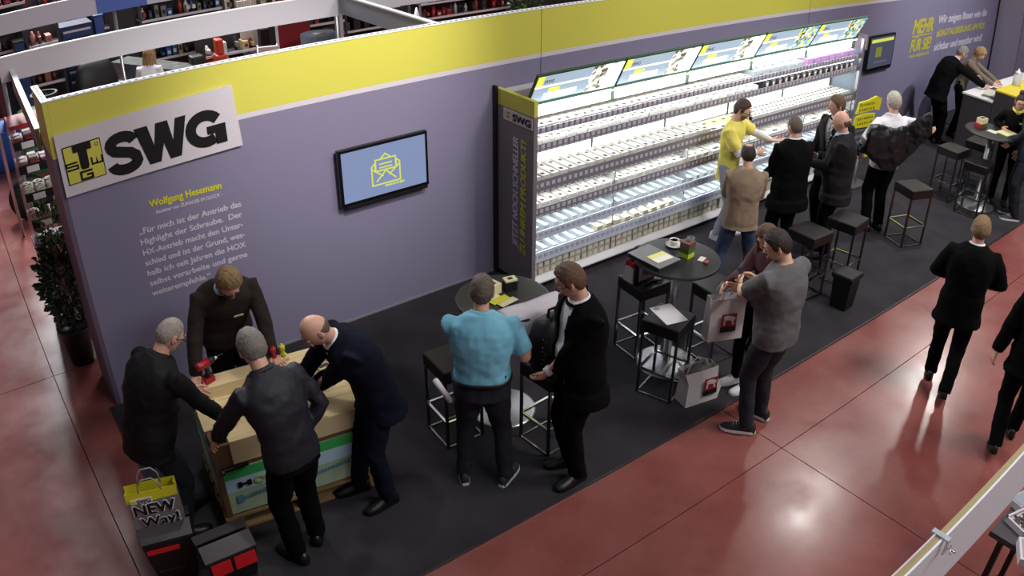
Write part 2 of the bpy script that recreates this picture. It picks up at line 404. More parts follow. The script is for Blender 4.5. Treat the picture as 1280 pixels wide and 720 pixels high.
B().box(.20, .60, -.082, -.079, .11, .13).build('caption_line', M('screen_grey', (20, 20, 20), .5, emit=(130, 134, 150), estr=.5), t)

# ------------------------------------------------------------------ the lit product shelf
X0, X1 = 4.20, 10.03; BAY = (X1-X0)/5
dp = thing('product_display', 'long brightly lit shelf wall with tilted header signs, five bays wide', 'shelving')
m_case = M('display_case_grey', (124, 116, 120), .5)
m_railg = M('price_rail_grey', (128, 124, 132), .4)
m_raill = M('price_rail_pale', (205, 208, 222), .4)
m_green = M('dark_green_edge', (38, 74, 46), .5)
m_lp = M('backlit_panel', (250, 250, 250), .5, emit=(255, 255, 252), estr=1.15)
m_tube = M('led_tube', (255, 255, 255), .4, emit=(245, 248, 255), estr=5)
B().box(4.15, X0, -.64, -.03, .06, 1.93).build('side_panel', m_case, dp, .003)
B().box(4.15, X0, -.64, -.03, 1.93, 2.09).build('side_panel_top', m_yellow, dp, .003)
B().box(4.142, 4.15, -.625, -.16, 1.80, 1.915).build('logo_plate', m_strip, dp)
B().box(4.125, 4.15, -.06, -.0, .0, 2.11).build('rear_post', m_black, dp)
side = lambda u, v, w: (4.15-w, -u, v)      # seen from the left, letters upright
lettering('SWG', m_black, .32, .60, 1.822, .07, lambda u, v, w: (4.140-w, -u, v), dp, .09)
b = B(); ribbon(b, [(.24, 1.83), (.24, 1.89)], .022, lambda u, v, w: (4.141-w, -u, v), .002); ribbon(b, [(.20, 1.885), (.28, 1.885)], .018, lambda u, v, w: (4.141-w, -u, v), .002); ribbon(b, [(.205, 1.84), (.275, 1.84)], .012, lambda u, v, w: (4.141-w, -u, v), .002); b.build('plate_emblem', m_ty2, dp)
vert = lambda y0: (lambda u, v, w: (4.147-w, -y0+v, u))   # reads upward
lettering('JETZT NOCH SCHNELLER', m_textw, .45, 1.66, 0, .085, vert(.40), dp, .06, shear=.2)
lettering('ZU IHREM PRODUKT!', m_texty, .40, 1.66, 0, .085, vert(.53), dp, .06, shear=.2)
m_acr = M('clear_acrylic', (190, 215, 230), .12, alpha=.35)
B().box(X1+.02, X1+.04, -.60, -.03, .06, 1.85).build('acrylic_side', m_acr, dp)
B().box(X1+.02, X1+.06, -.64, -.03, 1.85, 2.06).build('side_panel', m_case, dp, .003)
B().box(X1+.005, X1+.02, -.60, -.56, .06, 2.0).build('end_post', m_alu, dp)
B().box(X0, X1+.04, -.05, -.02, .06, 2.06).build('back_panel', M('display_back', (196, 196, 198), .5), dp)
B().box(4.15, X1+.06, -.60, -.03, .0, .06).build('plinth', m_black, dp)
B().prism([(-.615, .065), (-.615, .08), (-.565, .125), (-.565, .07)], X0, X1, Matrix(((0, 0, 1, 0), (1, 0, 0, 0), (0, 1, 0, 0), (0, 0, 0, 1)))).build('base_sill', M('pale_sill', (225, 226, 230), .4), dp)
# header light boxes, tilted forward
ta = math.atan2(.17, .33); hl = math.hypot(.17, .33)
m_hd = M('header_blue_grey', (150, 170, 190), .4, emit=(160, 178, 192), estr=.85)
m_hw = M('header_white', (240, 240, 240), .4, emit=(250, 252, 250), estr=1.1)
m_hy = M('header_yellow', (220, 220, 60), .4, emit=(225, 228, 90), estr=.95)
def photo_mat(name, cs, sc):
    m = M(name, (120, 120, 120), .5); nt = m.node_tree; bs = nt.nodes['Principled BSDF']
    tc = nt.nodes.new('ShaderNodeTexCoord'); vo = nt.nodes.new('ShaderNodeTexVoronoi'); vo.inputs['Scale'].default_value = sc
    r = nt.nodes.new('ShaderNodeValToRGB'); r.color_ramp.interpolation = 'CONSTANT'
    while len(r.color_ramp.elements) < len(cs): r.color_ramp.elements.new(.5)
    for i, c in enumerate(cs): r.color_ramp.elements[i].position = i/len(cs); r.color_ramp.elements[i].color = (*lin(c), 1)
    nt.links.new(tc.outputs['Object'], vo.inputs['Vector']); nt.links.new(vo.outputs['Color'], r.inputs[0])
    nt.links.new(r.outputs[0], bs.inputs['Base Color']); nt.links.new(r.outputs[0], bs.inputs['Emission Color']); bs.inputs['Emission Strength'].default_value = .9
    return m
m_ph1 = photo_mat('backlit_photo_street', [(60, 120, 70), (210, 210, 90), (240, 240, 235), (110, 170, 210), (90, 90, 80)], 26)
m_ph2 = photo_mat('backlit_photo_hardware', [(250, 250, 245), (235, 238, 230), (150, 150, 120), (240, 240, 235), (90, 90, 70)], 24)
for k in range(5):
    xa = X0+BAY*k+.006; w = BAY-.012
    hs = B().box(0, w, -.03, .0, 0, hl).build('header_sign', m_green, dp)
    hs.location = (xa, -.43, 2.01); hs.rotation_euler = (ta, 0, 0)
    def piece(nm, u0, u1, v0, v1, m, d=.004): B().box(u0, u1, -.03-d, -.03, v0*hl, v1*hl).build(nm, m, hs)
    piece('face', .016, w-.016, .06, .95, m_hd)
    piece('white_band', .012, .62*w, .56, .62, m_hw, .006)
    piece('yellow_corner', .012, .09, .64, .95, m_hy, .007)
    piece('slogan_block', .16, .5*w, .14, .34, m_hw, .006)
    piece('yellow_word', .2, .34, .36, .50, m_hy, .006)
    piece('photo', .62*w, w-.02, .05, .95, m_ph1 if k > 2 else m_ph2, .007)
    if k < 3: piece('photo_glare', .80*w, w-.02, .06, .94, m_hw, .009)  # glare on the picture, painted in as a white plate
    lettering('SWG', m_black, .10, .22, .72*hl, .04, lambda u, v, w_: (u, -.037-w_, v), hs, .03, name='logo_word')
    # backlit panels below the header and between the second and third shelf
    B().box(xa, xa+w, -.42, -.40, 1.845, 2.0).build('light_panel', m_lp, dp)
    B().box(xa, xa+w, -.14, -.12, 1.19, 1.50).build('light_panel', m_lp, dp)
    B().box(xa, xa+w, -.474, -.452, 1.986, 2.010).build('header_edge', m_green, dp)
    B().box(xa+w-.004, xa+w+.018, -.45, -.40, 1.83, 2.01).build('divider', m_green, dp)
    B().box(xa+w, xa+w+.012, -.16, -.12, 1.15, 1.53).build('divider', m_green, dp)
    B().box(xa+w-.002, xa+w+.01, -.55, -.05, .13, 1.12).build('divider', m_alu, dp)
B().box(X0, X1, -.46, -.02, 2.005, 2.015).build('top_board', m_case, dp)
rails = [(1.79, 1.715, m_railg), (1.62, 1.53, m_railg), (1.235, 1.085, m_railg), (.93, .82, m_railg), (.66, .56, m_raill), (.42, .29, m_raill)]
tagw = M('price_tag', (190, 188, 192), .5)
tw = B(); td = B()
for z1_, z0_, m_ in rails:
    B().box(X0, X1, -.555, -.05, z0_+.005, z0_+.02).build('shelf_board', m_white if m_ is m_raill else m_case, dp)
    B().box(X0, X1, -.565, -.55, z0_, z1_-.01).build('price_rail', m_, dp)
    n = 78
    for k in range(n):
        x = X0+.03+k*(X1-X0-.05)/n
        (tw if m_ is m_railg else td).cbox((x+.02, -.568, (z1_+z0_)/2+.008), (.042, .005, .038))
        if m_ is m_railg: tw.cbox((x+.02, -.568, z0_+.012), (.05, .005, .012))
o = tw.build('price_tags', M('price_tag_lilac', (196, 192, 204), .5), dp); o['kind'] = 'stuff'
o = td.build('price_tags', M('price_tag_blue', (168, 176, 200), .5), dp); o['kind'] = 'stuff'
for z in (1.99, 1.70, 1.07, .81, .55): B().tube([(X0+.03, -.50, z-.012), (X1-.03, -.50, z-.012)], .008, 6).build('light_tube', m_tube, dp)
for z, p in ((1.98, 17), (1.69, 9), (1.51, 14), (1.07, 14), (.80, 13), (.54, 12)):
    a = area('shelf_light', ((X0+X1)/2, -.53, z-.01), ((X0+X1)/2, -.22, z-.35), p, 5.7, .03, (.96, .98, 1), 150)
    a.parent = dp

# goods on the shelves
G1 = 'white cartons in rows on the lit display'
def carton(name, label, grp, w, d, h, mats, detail):
    t = thing(name, label, 'carton', group=grp)
    B().box(-w/2, w/2, -d/2, d/2, 0, h).build('box', mats[0], t)
    if detail == 'label':
        B().box(-w*.42, w*.42, -d*.1, d*.42, h, h+.0015).build('lid_label', mats[1], t)
        B().box(-w*.28, w*.16, -d*.40, -d*.27, h, h+.002).build('print_mark', mats[2], t)
        B().box(-w*.05, w*.3, d*.16, d*.26, h+.0015, h+.003).build('print_mark', mats[2], t)
    elif detail == 'holes':
        b = B()
        for i in range(4):
            for j in range(3): b.lathe([(.018, 0), (.018, .002)], (-w*.38+w*.25*i, -d*.3+d*.28*j, h), 10)
        b.build('round_hole', mats[1], t, kind='stuff'); B().box(-w*.48, w*.48, -d*.5, -d*.47, h, h+.012).build('tray_lip', mats[0], t)
    elif detail == 'window':
        B().box(-w*.3, w*.3, -d/2-.002, -d/2, h*.2, h*.8).build('window_label', mats[1], t)
    return t
m_l1 = M('carton_print_grey', (190, 190, 178), .6); m_l2 = M('carton_print_dark', (44, 46, 40), .6); m_l3 = M('clear_blue_plastic', (186, 198, 202), .25, noise=.2, nscale=30)
m_l4 = M('beige_carton', (186, 180, 160), .6); m_lil = M('lilac_pack', (196, 158, 206), .4, noise=.2, nscale=30); m_dk = M('black_pack', (52, 50, 54), .4, noise=.2, nscale=30)
m_y2 = M('pale_yellow_print', (226, 224, 140), .6)
def row(proto, n, xa, xb, y, z, jit=.004, used=[None]):
    for k in range(n):
        x = xa+(k+.5)*(xb-xa)/n
        o = proto if proto.name not in ROWUSED else dup(proto)
        ROWUSED.add(proto.name); o.location = (x+random.uniform(-jit, jit), y+random.uniform(-jit, jit), z); o.rotation_euler = (0, 0, random.uniform(-.02, .02))
ROWUSED = set()
D = .34
def P(n, lb, g, w, d, h, mats, det): return carton(n, lb, g, w, d, h, mats, det)
row(P('screw_carton', 'white flat screw carton in top row of lit display', 'cartons on the top shelf of the lit display', .100, D, .045, (m_goodw, m_l1, m_l2), 'label'), 30, 4.22, 7.6, -.36, 1.742)
row(P('tool_pack', 'grey and beige clear pack at right of the top display row', 'clear packs at the right of the top display shelf', .13, .3, .085, (m_l3, m_l4, m_l2), 'label'), 6, 7.65, 8.75, -.36, 1.742)
row(P('lilac_pack', 'lilac tinted blister pack at right end of top display row', 'lilac packs at the right end of the top display shelf', .14, .3, .10, (m_lil, m_l3, m_l2), 'label'), 7, 8.8, 10.0, -.36, 1.742)
row(P('screw_carton', 'white flat screw carton in second row of lit display', 'cartons on the second shelf of the lit display', .115, .2, .075, (m_goodw, m_l1, m_l2), 'label'), 24, 4.22, 7.8, -.42, 1.565)
row(P('bit_case', 'black tool case in second display row near right end', 'black cases on the second display shelf', .07, .2, .10, (m_dk, m_l4, m_l2), 'window'), 16, 7.9, 10.0, -.42, 1.565)
row(P('screw_carton', 'white printed screw carton in third row of lit display', 'cartons on the third shelf of the lit display', .094, D, .13, (m_goodw, m_l1, m_l2), 'label'), 22, 4.22, 6.95, -.36, 1.12)
row(P('screw_tray', 'white tray with dark round holes in third display row', 'perforated trays on the third display shelf', .30, D, .115, (m_goodw, m_l2, m_l2), 'holes'), 7, 7.75, 10.0, -.36, 1.12)
row(P('fitting_carton', 'white carton with yellow print beside perforated trays in third display row', 'yellow printed cartons on the third display shelf', .18, .33, .08, (m_goodw, m_y2, m_l2), 'label'), 4, 6.98, 7.7, -.36, 1.12)
row(P('screw_carton', 'white printed screw carton in fourth row of lit display', 'cartons on the fourth shelf of the lit display', .094, D, .105, (m_goodw, m_l1, m_l2), 'label'), 22, 4.22, 6.95, -.36, .85)
row(P('flat_carton', 'flat white carton at right half of fourth display row', 'flat cartons on the fourth display shelf', .26, D, .09, (m_goodw, m_l1, m_l2), 'label'), 10, 7.0, 10.0, -.36, .85)
row(P('plug_pack', 'small pale blue plug pack in fifth display row', 'small packs on the fifth display shelf', .055, .24, .10, (m_l3, m_goodw, m_l2), 'window'), 44, 4.22, 10.0, -.42, .59)
row(P('dowel_pack', 'small pale blue dowel pack in sixth display row', 'small packs on the sixth display shelf', .055, .24, .10, (m_l3, m_goodw, m_l2), 'window'), 44, 4.22, 10.0, -.42, .325)
row(P('beige_tub', 'square beige tub standing out of sixth display row', 'beige tubs on the sixth display shelf', .08, .1, .14, (m_l4, m_goodw, m_l2), 'none'), 9, 5.1, 6.4, -.50, .325)
for zz, kk in ((.125, 'lower'), (.205, 'upper')):
    row(P('small_carton', 'small beige carton in %s layer of bottom display row' % kk, 'small cartons in the %s layer of the bottom row' % kk, .078, .10, .07, (m_l4, m_goodw, m_l2), 'window'), 34, 4.22, 7.2, -.49, zz)
row(P('bottom_carton', 'white low carton in bottom display row behind the people', 'white cartons in the bottom row', .13, .3, .13, (m_goodw, m_l1, m_l2), 'label'), 20, 7.25, 10.0, -.40, .125)
B().box(X0, X1, -.56, -.05, .112, .122).build('shelf_board', m_white, dp)
# clear plastic bins under the people's side

# ================================================================== bar stools
m_dchr = M('dark_chrome', (120, 120, 124), .22, 1.)
def make_stool(name='bar_stool', label='', group='black leather bar stools with chrome legs', rod=m_chrome):
    t = thing(name, label, 'stool', group=group)
    s = .16
    B().box(-.175, .175, -.175, .175, .635, .75).build('seat', m_leather, t, .012)
    for sx in (-1, 1):
        for sy in (-1, 1):
            B().box(sx*s-.011, sx*s+.011, sy*s-.011, sy*s+.011, 0, .64).build('leg', m_dchr, t, .002)
    for a in range(4):
        mt = Matrix.Rotation(a*PI/2, 4, 'Z')
        B().box(-.16, .16, s-.010, s+.010, .245, .265, 0, mt).build('footrest_bar', rod, t)
        B().box(-.16, .16, s-.008, s+.008, .0, .012, 0, mt).build('floor_bar', m_dchr, t)
    return t
proto = make_stool()
for k, (x, y, rz, lb) in enumerate([
    (4.33, -2.06, -6, 'black bar stool with a red and white paper bag on its seat'),
    (4.03, -2.66, 18, 'black bar stool with a white sheet of paper on its seat'),
    (4.80, -2.55, -4, 'black bar stool half under the round cup table, nearest the couple'),
    (6.50, -2.37, -2, 'black bar stool behind the long-haired woman, left of the two standing together'),
    (7.12, -2.44, 6, 'black bar stool directly behind the small black waste bin'),
    (8.68, -2.40, -20, 'lone black bar stool in the middle of the open carpet'),
    (10.55, -2.02, -4, 'black bar stool left of the far round table, nearest the dark counter'),
    (10.35, -2.52, 6, 'black bar stool in front of the far round table pole'),
    (11.25, -2.12, 4, 'black bar stool mostly hidden behind the far round table'),
    (2.24, -2.05, -4, 'black bar stool left of the man in the light blue polo shirt'),
    (2.80, -2.58, 4, 'black bar stool carrying a black backpack between the polo shirt and the suit')]):
    o = proto if k == 0 else dup(proto)
    o.location = (x, y, .012); o.rotation_euler = (0, 0, R(rz)); o['label'] = lb

# ================================================================== round tables
def make_table():
    t = thing('round_table', '', 'table')
    B().lathe([(.0, 1.07), (.36, 1.07), (.375, 1.075), (.38, 1.085), (.375, 1.098), (.36, 1.10), (0, 1.10)], n=40, smooth=False).build('tabletop', m_tabletop, t)
    B().lathe([(.038, .03), (.038, 1.065)], n=20).build('pole', m_alu, t)
    B().lathe([(.12, 1.05), (.12, 1.07)], n=20, smooth=False).build('top_plate', m_black, t)
    B().lathe([(.28, 0), (.28, .006), (.26, .012), (.10, .022), (.045, .035)], n=36).build('base_plate', m_alu, t)
    return t
tb = make_table(); tb.location = (4.36, -2.40, .012); tb['label'] = 'round black standing table with a cup, laptop folder and coloured leaflet box'
dup(tb, (2.74, -2.04, .012), label='round black standing table beside the man in the light blue polo shirt')
dup(tb, (10.72, -2.45, .012), label='round black standing table at the far right before the counter')

# ---- things on the middle table (top at 1.112)
TZ = 1.113
fo = thing('folder', 'closed grey black folder with yellow brochure on the middle table', 'folder', (4.15, -2.31, TZ), R(2))
B().box(-.13, .13, -.18, .18, 0, .035).build('cover', M('folder_black', (42, 42, 44), .4), fo, .004)
B().box(-.135, .135, -.185, .185, .035, .042).build('flap', M('folder_grey', (120, 120, 122), .4), fo)
B().box(-.12, .12, -.17, .17, .016, .022).build('page_block', M('paper_yellow', (222, 222, 110), .7), fo)
br = tag(B().box(-.09, .10, -.07, .07, 0, .003).build('brochure', M('brochure_yellow', (226, 226, 140), .5)), 'yellow and white brochure lying on the grey folder', 'brochure'); br.location = (4.17, -2.36, TZ+.043); br.rotation_euler = (0, 0, R(-2))
B().box(-.09, .10, -.035, .035, .003, .0035).build('picture', M('brochure_white', (232, 232, 225), .5), br).location = (0, -.03, 0)
cu = thing('coffee_cup', 'white coffee cup on saucer at the back of the middle table', 'cup', (4.50, -2.22, TZ))
m_por = M('porcelain', (235, 232, 228), .2)
B().lathe([(.0, 0), (.045, 0), (.075, .012), (.078, .014), (.04, .006), (0, .006)], n=24).build('saucer', m_por, cu)
B().lathe([(.0, .008), (.022, .008), (.036, .03), (.042, .062), (.039, .062), (.033, .03), (.0, .02)], n=20).build('bowl', m_por, cu)
B().lathe([(0, .052), (.038, .052)], n=16).build('coffee', M('milk_coffee', (205, 180, 150), .4), cu)
B().tube([(.04, 0, .05), (.06, 0, .048), (.062, 0, .03), (.038, 0, .024)], .005, 6).build('handle', m_por, cu)
lb_ = thing('leaflet_box', 'small upright box in brown, green and yellow on the middle table', 'box', (4.44, -2.43, TZ), R(8))
B().box(-.05, .05, -.045, .045, .0, .045).build('yellow_tier', M('box_yellow', (196, 205, 60), .5), lb_)
B().box(-.05, .05, -.045, .045, .045, .09).build('green_tier', M('box_green', (58, 110, 44), .5), lb_)
bt = B().box(-.052, .052, -.047, .047, .09, .145).build('brown_tier', M('box_brown', (106, 66, 58), .5), lb_)
B().box(-.02, .02, -.02, .02, .145, .147).build('window', m_black, bt)
gl = thing('drinking_glass', 'clear drinking glass behind the coloured box on the middle table', 'glass', (4.56, -2.36, TZ))
B().lathe([(0, 0), (.03, 0), (.036, .12), (.033, .12), (.027, .006), (0, .006)], n=16).build('tumbler', M('clear_glass', (240, 245, 248), .05, trans=.9), gl)
c1 = tag(B().box(-.04, .05, -.025, .025, 0, .004).build('card', M('card_white', (228, 226, 215), .6)), 'white card lying before the coloured box on the middle table', 'card'); c1.location = (4.50, -2.55, TZ); c1.rotation_euler = (0, 0, R(20))
c2 = tag(B().sphere((0, 0, .012), (.03, .02, .012), 8, 6).build('sweet', M('sweet_red', (190, 70, 80), .4, noise=.5, nscale=60)), 'red and white wrapped sweet at the right edge of the middle table', 'sweet'); c2.location = (4.48, -2.62, TZ)

# paper carrier bag, built once with parts
def tote(name, label, loc, rz, w, d, h, body, band=None, bandh=0, handle=None, slump=0.):
    t = thing(name, label, 'bag', loc, rz)
    b = B(); n = 8
    def ring(z, k): 
        ww, dd = w/2*(1+slump*.1*math.sin(z*19)), d/2*(1-.25*k)
        pts = [(-ww, -dd), (0, -dd-.006*k), (ww, -dd), (ww-.012*k, 0), (ww, dd), (0, dd+.006*k), (-ww, dd), (-ww+.012*k, 0)]
        return [(x+slump*.02*math.sin(z*14), y, z) for x, y in pts]
    zs = [0, .33*h, .66*h, h-bandh]
    b.loft([ring(z, z/h) for z in zs], 0, False, False); b.add(ring(0, 0), [tuple(range(7, -1, -1))])
    o = b.build('bag_body', body, t); o.modifiers.new('t', 'SOLIDIFY').thickness = .002
    if band:
        b = B(); b.loft([ring(h-bandh, 1), ring(h, 1)], 0, False, False); o = b.build('top_band', band, t); o.modifiers.new('t', 'SOLIDIFY').thickness = .003
    if handle:
        for s in (-1, 1):
            y = s*d*.36; B().tube([(-w*.22, y, h-.02), (-w*.2, y+s*.01, h+.05), (-w*.1, y+s*.01, h+.10), (w*.1, y+s*.01, h+.10), (w*.2, y+s*.01, h+.05), (w*.22, y, h-.02)], .005, 6).build('handle', handle, t)
    return t
m_paperw = M('bag_paper_white', (212, 208, 210), .6, bump=.3, bscale=18)
m_red = M('signal_red', (176, 34, 44), .5)
m_redp = M('print_red', (150, 30, 48), .6)
sz = .764
tg = tote('paper_bag', 'white paper bag with red top edge standing on the stool left of the middle table', (4.30, -2.02, sz), R(-2), .28, .12, .20, m_paperw, m_red, .045, m_black)
lettering('NIC', m_redp, -.02, .10, .05, .055, lambda u, v, w: (u, -.062-w, v), tg, .04, name='bag_lettering')
ph = B().box(-.02, .02, -.01, .01, 0, .16).build('black_side_print', m_black, tg); ph.location = (-.105, -.068, .01)
gb = tag(B().tube([(-.16, 0, .012), (-.02, .01, .012), (.02, -.02, .012), (.10, .01, .012)], [.01, .014, .01, .006], 8).build('umbrella', M('umbrella_black', (24, 24, 26), .6)), 'thin black folded umbrella lying on the stool before the paper bag', 'umbrella'); gb.location = (4.38, -2.17, sz)
sh = tag(B().box(-.105, .105, -.148, .148, 0, .002).build('sheet', M('paper_white', (226, 224, 230), .7)), 'white printed sheet lying on the black stool seat', 'paper'); sh.location = (4.05, -2.63, sz); sh.rotation_euler = (0, 0, R(-15))
B().box(-.08, -.03, .09, .13, .002, .0026).build('corner_print', M('paper_mauve', (170, 160, 180), .7), sh)
# carrier bag on the carpet
def bull(t, y, x0, z0, s):
    b = B(); f = lambda u, v, w: (x0+u*s, y-w, z0+v*s)
    b.add([f(u, v, 0) for u, v in ((0, 0), (1, 0), (1, .95), (0, .95))]+[f(u, v, .002) for u, v in ((0, 0), (1, 0), (1, .95), (0, .95))], [(0, 3, 2, 1), (4, 5, 6, 7), (0, 1, 5, 4), (1, 2, 6, 5), (2, 3, 7, 6), (3, 0, 4, 7)])
    b.build('bag_print', m_redp, t)
    b = B(); ribbon(b, [(-.02, -.12), (1.02, -.12)], .36, f, .004); b.build('black_print_bar', m_black, t)
    b = B(); ribbon(b, [(.18, .62), (.35, .70), (.62, .66), (.85, .5)], .30, f, .004); ribbon(b, [(.22, .60), (.2, .2)], .12, f, .004); ribbon(b, [(.72, .5), (.8, .2)], .12, f, .004)
    b.build('animal_print', m_paperw, t)
gb = tote('plastic_bag', 'crumpled white plastic bag with red print on the carpet by the stool', (4.17, -2.95, .013), R(-12), .34, .17, .34, m_paperw, slump=1.)
bull(gb, -.092, .0, .12, .14)
b = B(); b.tube([(-.13, 0, .30), (-.10, .0, .40), (-.03, .01, .44), (.04, 0, .40), (.06, 0, .31)], [.03, .02, .014, .02, .03], 8, flat=.3); b.build('handle', m_paperw, gb)
b = B(); b.sphere((0, 0, .30), (.15, .07, .06), 12, 8); b.build('contents', M('bag_contents', (70, 66, 68), .6, noise=.5, nscale=40), gb)

# ---- things on the left table
bx = thing('sample_box', 'cream sample box with square window on the left round table', 'box', (2.72, -1.93, TZ), R(10))
m_cream = M('cream_card', (220, 212, 170), .6)
B().box(-.05, .05, -.05, .05, 0, .085).build('box_body', m_cream, bx, .002); B().box(-.022, .022, -.022, .022, .085, .087).build('window', m_ply, bx)
bx = thing('sample_box', 'dark sample box with pale lid beside the cream one', 'box', (2.86, -1.97, TZ), R(-12))
B().box(-.05, .05, -.035, .035, 0, .085).build('box_body', m_black, bx); l = B().box(-.052, .052, -.037, .037, .085, .10).build('lid', m_cream, bx); B().box(-.02, .02, -.018, .018, .1, .102).build('window', m_dkgrey, l)
for k, (nm, lbl, x, y, m_) in enumerate((('leaflet', 'cream leaflet lying flat at the left round table boxes', 2.65, -2.01, m_cream), ('leaflet', 'bright yellow leaflet on the left round table', 2.69, -2.06, M('leaflet_yellow', (206, 206, 40), .5)), ('leaflet', 'leaflet with photo print at the edge of the left round table', 2.72, -2.13, M('leaflet_photo', (206, 200, 160), .5, noise=.4, nscale=60)))):
    o = tag(B().box(-.085, .085, -.032, .032, 0, .003).build(nm, m_), lbl, 'leaflet'); o.location = (x, y, TZ+.004*k); o.rotation_euler = (0, 0, R(8))
# drawing sheet draped over the table edge
def sheet_mesh():
    b = B(); n, m = 14, 10; vs = []
    for i in range(n+1):
        for j in range(m+1):
            u = i/n; v = j/m; x = -.28+.56*u; y = .14-.42*v; z = .006*math.sin(9*u)*math.cos(7*v)+.008
            if y < -.05: z -= (-.05-y)*1.3*(1-.35*u); y = -.05+(y+.05)*.45
            vs.append((x+.01*math.sin(v*8), y, z+.01*math.sin(u*14+v*3)*v))
    fs = [(i*(m+1)+j, (i+1)*(m+1)+j, (i+1)*(m+1)+j+1, i*(m+1)+j+1) for i in range(n) for j in range(m)]
    b.add(vs, fs, 0, True); return b
o = tag(sheet_mesh().build('drawing_sheet', M('crumpled_paper', (196, 190, 200), .8, noise=.12, nscale=9, bump=.5, bscale=12)), 'large crumpled pale paper sheet hanging over the left round table edge', 'paper'); o.location = (2.82, -2.36, TZ+.012); o.rotation_euler = (0, 0, R(-4)); o.modifiers.new('t', 'SOLIDIFY').thickness = .0015
# backpack on the stool
bp = thing('backpack', 'black backpack on the stool between polo shirt and suit', 'bag', (2.80, -2.58, .764), R(0))
b = B(); b.loft([[(.17*k*math.copysign(abs(math.cos(a))**.5, math.cos(a)), .12*k2*math.copysign(abs(math.sin(a))**.5, math.sin(a)), z) for a in [2*PI*i/24 for i in range(24)]] for z, k, k2 in ((0, .8, .8), (.03, 1, 1), (.25, 1, 1.05), (.38, .85, .8), (.43, .5, .4), (.44, .1, .1))])
b.build('pack_body', M('nylon_black', (20, 19, 22), .55, bump=.4, bscale=40), bp)
b = B(); b.loft([[(.12*k*math.copysign(abs(math.cos(a))**.5, math.cos(a)), -.14+.03*k*math.copysign(abs(math.sin(a))**.5, math.sin(a)), z) for a in [2*PI*i/16 for i in range(16)]] for z, k in ((.04, .9), (.06, 1), (.20, 1), (.23, .8))]); b.build('front_pocket', M('nylon_black'), bp)
B().tube([(-.05, 0, .43), (-.04, 0, .49), (.04, 0, .49), (.05, 0, .43)], .012, 8).build('carry_handle', M('nylon_black'), bp)
b = B(); [b.sphere((-.165+.02*math.sin(k*2.), -.10, .05+.035*k), .005, 6, 4) for k in range(9)]; o = b.build('zip_teeth', m_chrome, bp); o['kind'] = 'stuff'

# waste bin
wb_ = thing('waste_bin', 'small black waste bin on the carpet before the pair of stools', 'bin', (6.62, -2.83, .012), R(4))
b = B(); b.loft([[(k*x, k*y, z) for x, y in ((-.11, -.11), (.11, -.11), (.11, .11), (-.11, .11))] for z, k in ((0, .85), (.36, 1.0))], smooth=False); b.build('bin_body', m_black, wb_, .01)
b = B(); b.loft([[(k*x, k*y, z) for x, y in ((-.125, -.125), (.125, -.125), (.125, .125), (-.125, .125))] for z, k in ((.35, 1), (.39, 1.02), (.41, .95))], smooth=False); b.build('lid', m_leather, wb_, .01)

# ================================================================== pallet demonstration table
PT = thing('pallet_table', 'demonstration table on a wooden pallet with green and blue poster sides and wood top', 'table', (.27, -2.05, .012), R(-8))
pb = M('pallet_wood', (158, 128, 88), .7); pb = wood('pallet_board_wood', (166, 136, 92), (128, 98, 64))
for y in (0, .15, .30, .45, .60, .72): B().box(-.03, 1.20, y-.02, y+.08, .115, .137).build('deck_board', pb, PT)
for y in (-.02, .34, .70):
    B().box(-.03, 1.2, y, y+.10, 0, .02).build('bottom_board', pb, PT)
    for x in (-.02, .52, 1.08): B().box(x, x+.12, y, y+.10, .02, .095).build('block', pb, PT)
for x in (-.02, .52, 1.08): B().box(x, x+.12, -.02, .80, .095, .115).build('stringer_board', pb, PT)
def poster(name, place, w, z0, z1, screw):
    """backing board with printed fields"""
    b = B().add([place(0, z0, 0), place(w, z0, 0), place(w, z1, 0), place(0, z1, 0), place(0, z0, .012), place(w, z0, .012), place(w, z1, .012), place(0, z1, .012)], [(0, 3, 2, 1), (4, 5, 6, 7), (0, 1, 5, 4), (1, 2, 6, 5), (2, 3, 7, 6), (3, 0, 4, 7)])
    o = b.build(name, M('poster_olive', (176, 196, 164), .4, noise=.1, nscale=3), PT)
    def field(nm, u0, u1, v0, v1, col, lvl):
        b = B(); f = lambda u, v, w_: place(u, v, .012+lvl*.002+w_); ribbon(b, [(u0, (v0+v1)/2), (u1, (v0+v1)/2)], v1-v0, f, .002); return b.build(nm, col, o)
    field('green_stripe', .0, w, z1-.085, z1, M('poster_green', (70, 190, 100), .4), 0)
    field('blue_field', .0, w, z1-.20, z1-.085, M('poster_pale_blue', (190, 224, 242), .4), 0)
    b = B(); f = lambda u, v, w_: place(u, v, .018+w_)
    if screw:
        for a in (0.16, .66):
            ribbon(b, [(a-.10, z0+.13), (a-.055, z0+.13)], .07, f, .002); ribbon(b, [(a-.06, z0+.13), (a+.27, z0+.16)], .022, f, .002)
            for k in range(9): ribbon(b, [(a+.0+.03*k, z0+.118+.003*k), (a+.012+.03*k, z0+.158+.003*k)], .008, f, .002)
    o2 = b.build('screw_print', M('poster_teal', (104, 156, 176), .4), o)
    return o, f
fr = lambda u, v, w: (.03+u, .0-w, v)
po, f = poster('front_poster', fr, 1.13, .16, .56, True)
b = B()
ribbon(b, [(.10, .39), (.10, .44)], .03, f, .003); ribbon(b, [(.17, .39), (.17, .44)], .03, f, .003); ribbon(b, [(.10, .415), (.17, .415)], .018, f, .003)
b.build('letter_h', m_black, po)
b = B(); ribbon(b, [(.245+.034*math.cos(a), .415+.027*math.sin(a)) for a in [2*PI*k/16 for k in range(16)]], .014, f, .003, closed=True); b.build('letter_o', M('letter_lime', (190, 205, 70), .4), po)
b = B(); ribbon(b, [(.30, .44), (.37, .39)], .018, f, .003); ribbon(b, [(.30, .39), (.37, .44)], .018, f, .0035); b.build('letter_x', m_black, po)
le = lambda u, v, w: (.0-w, .76-u, v)
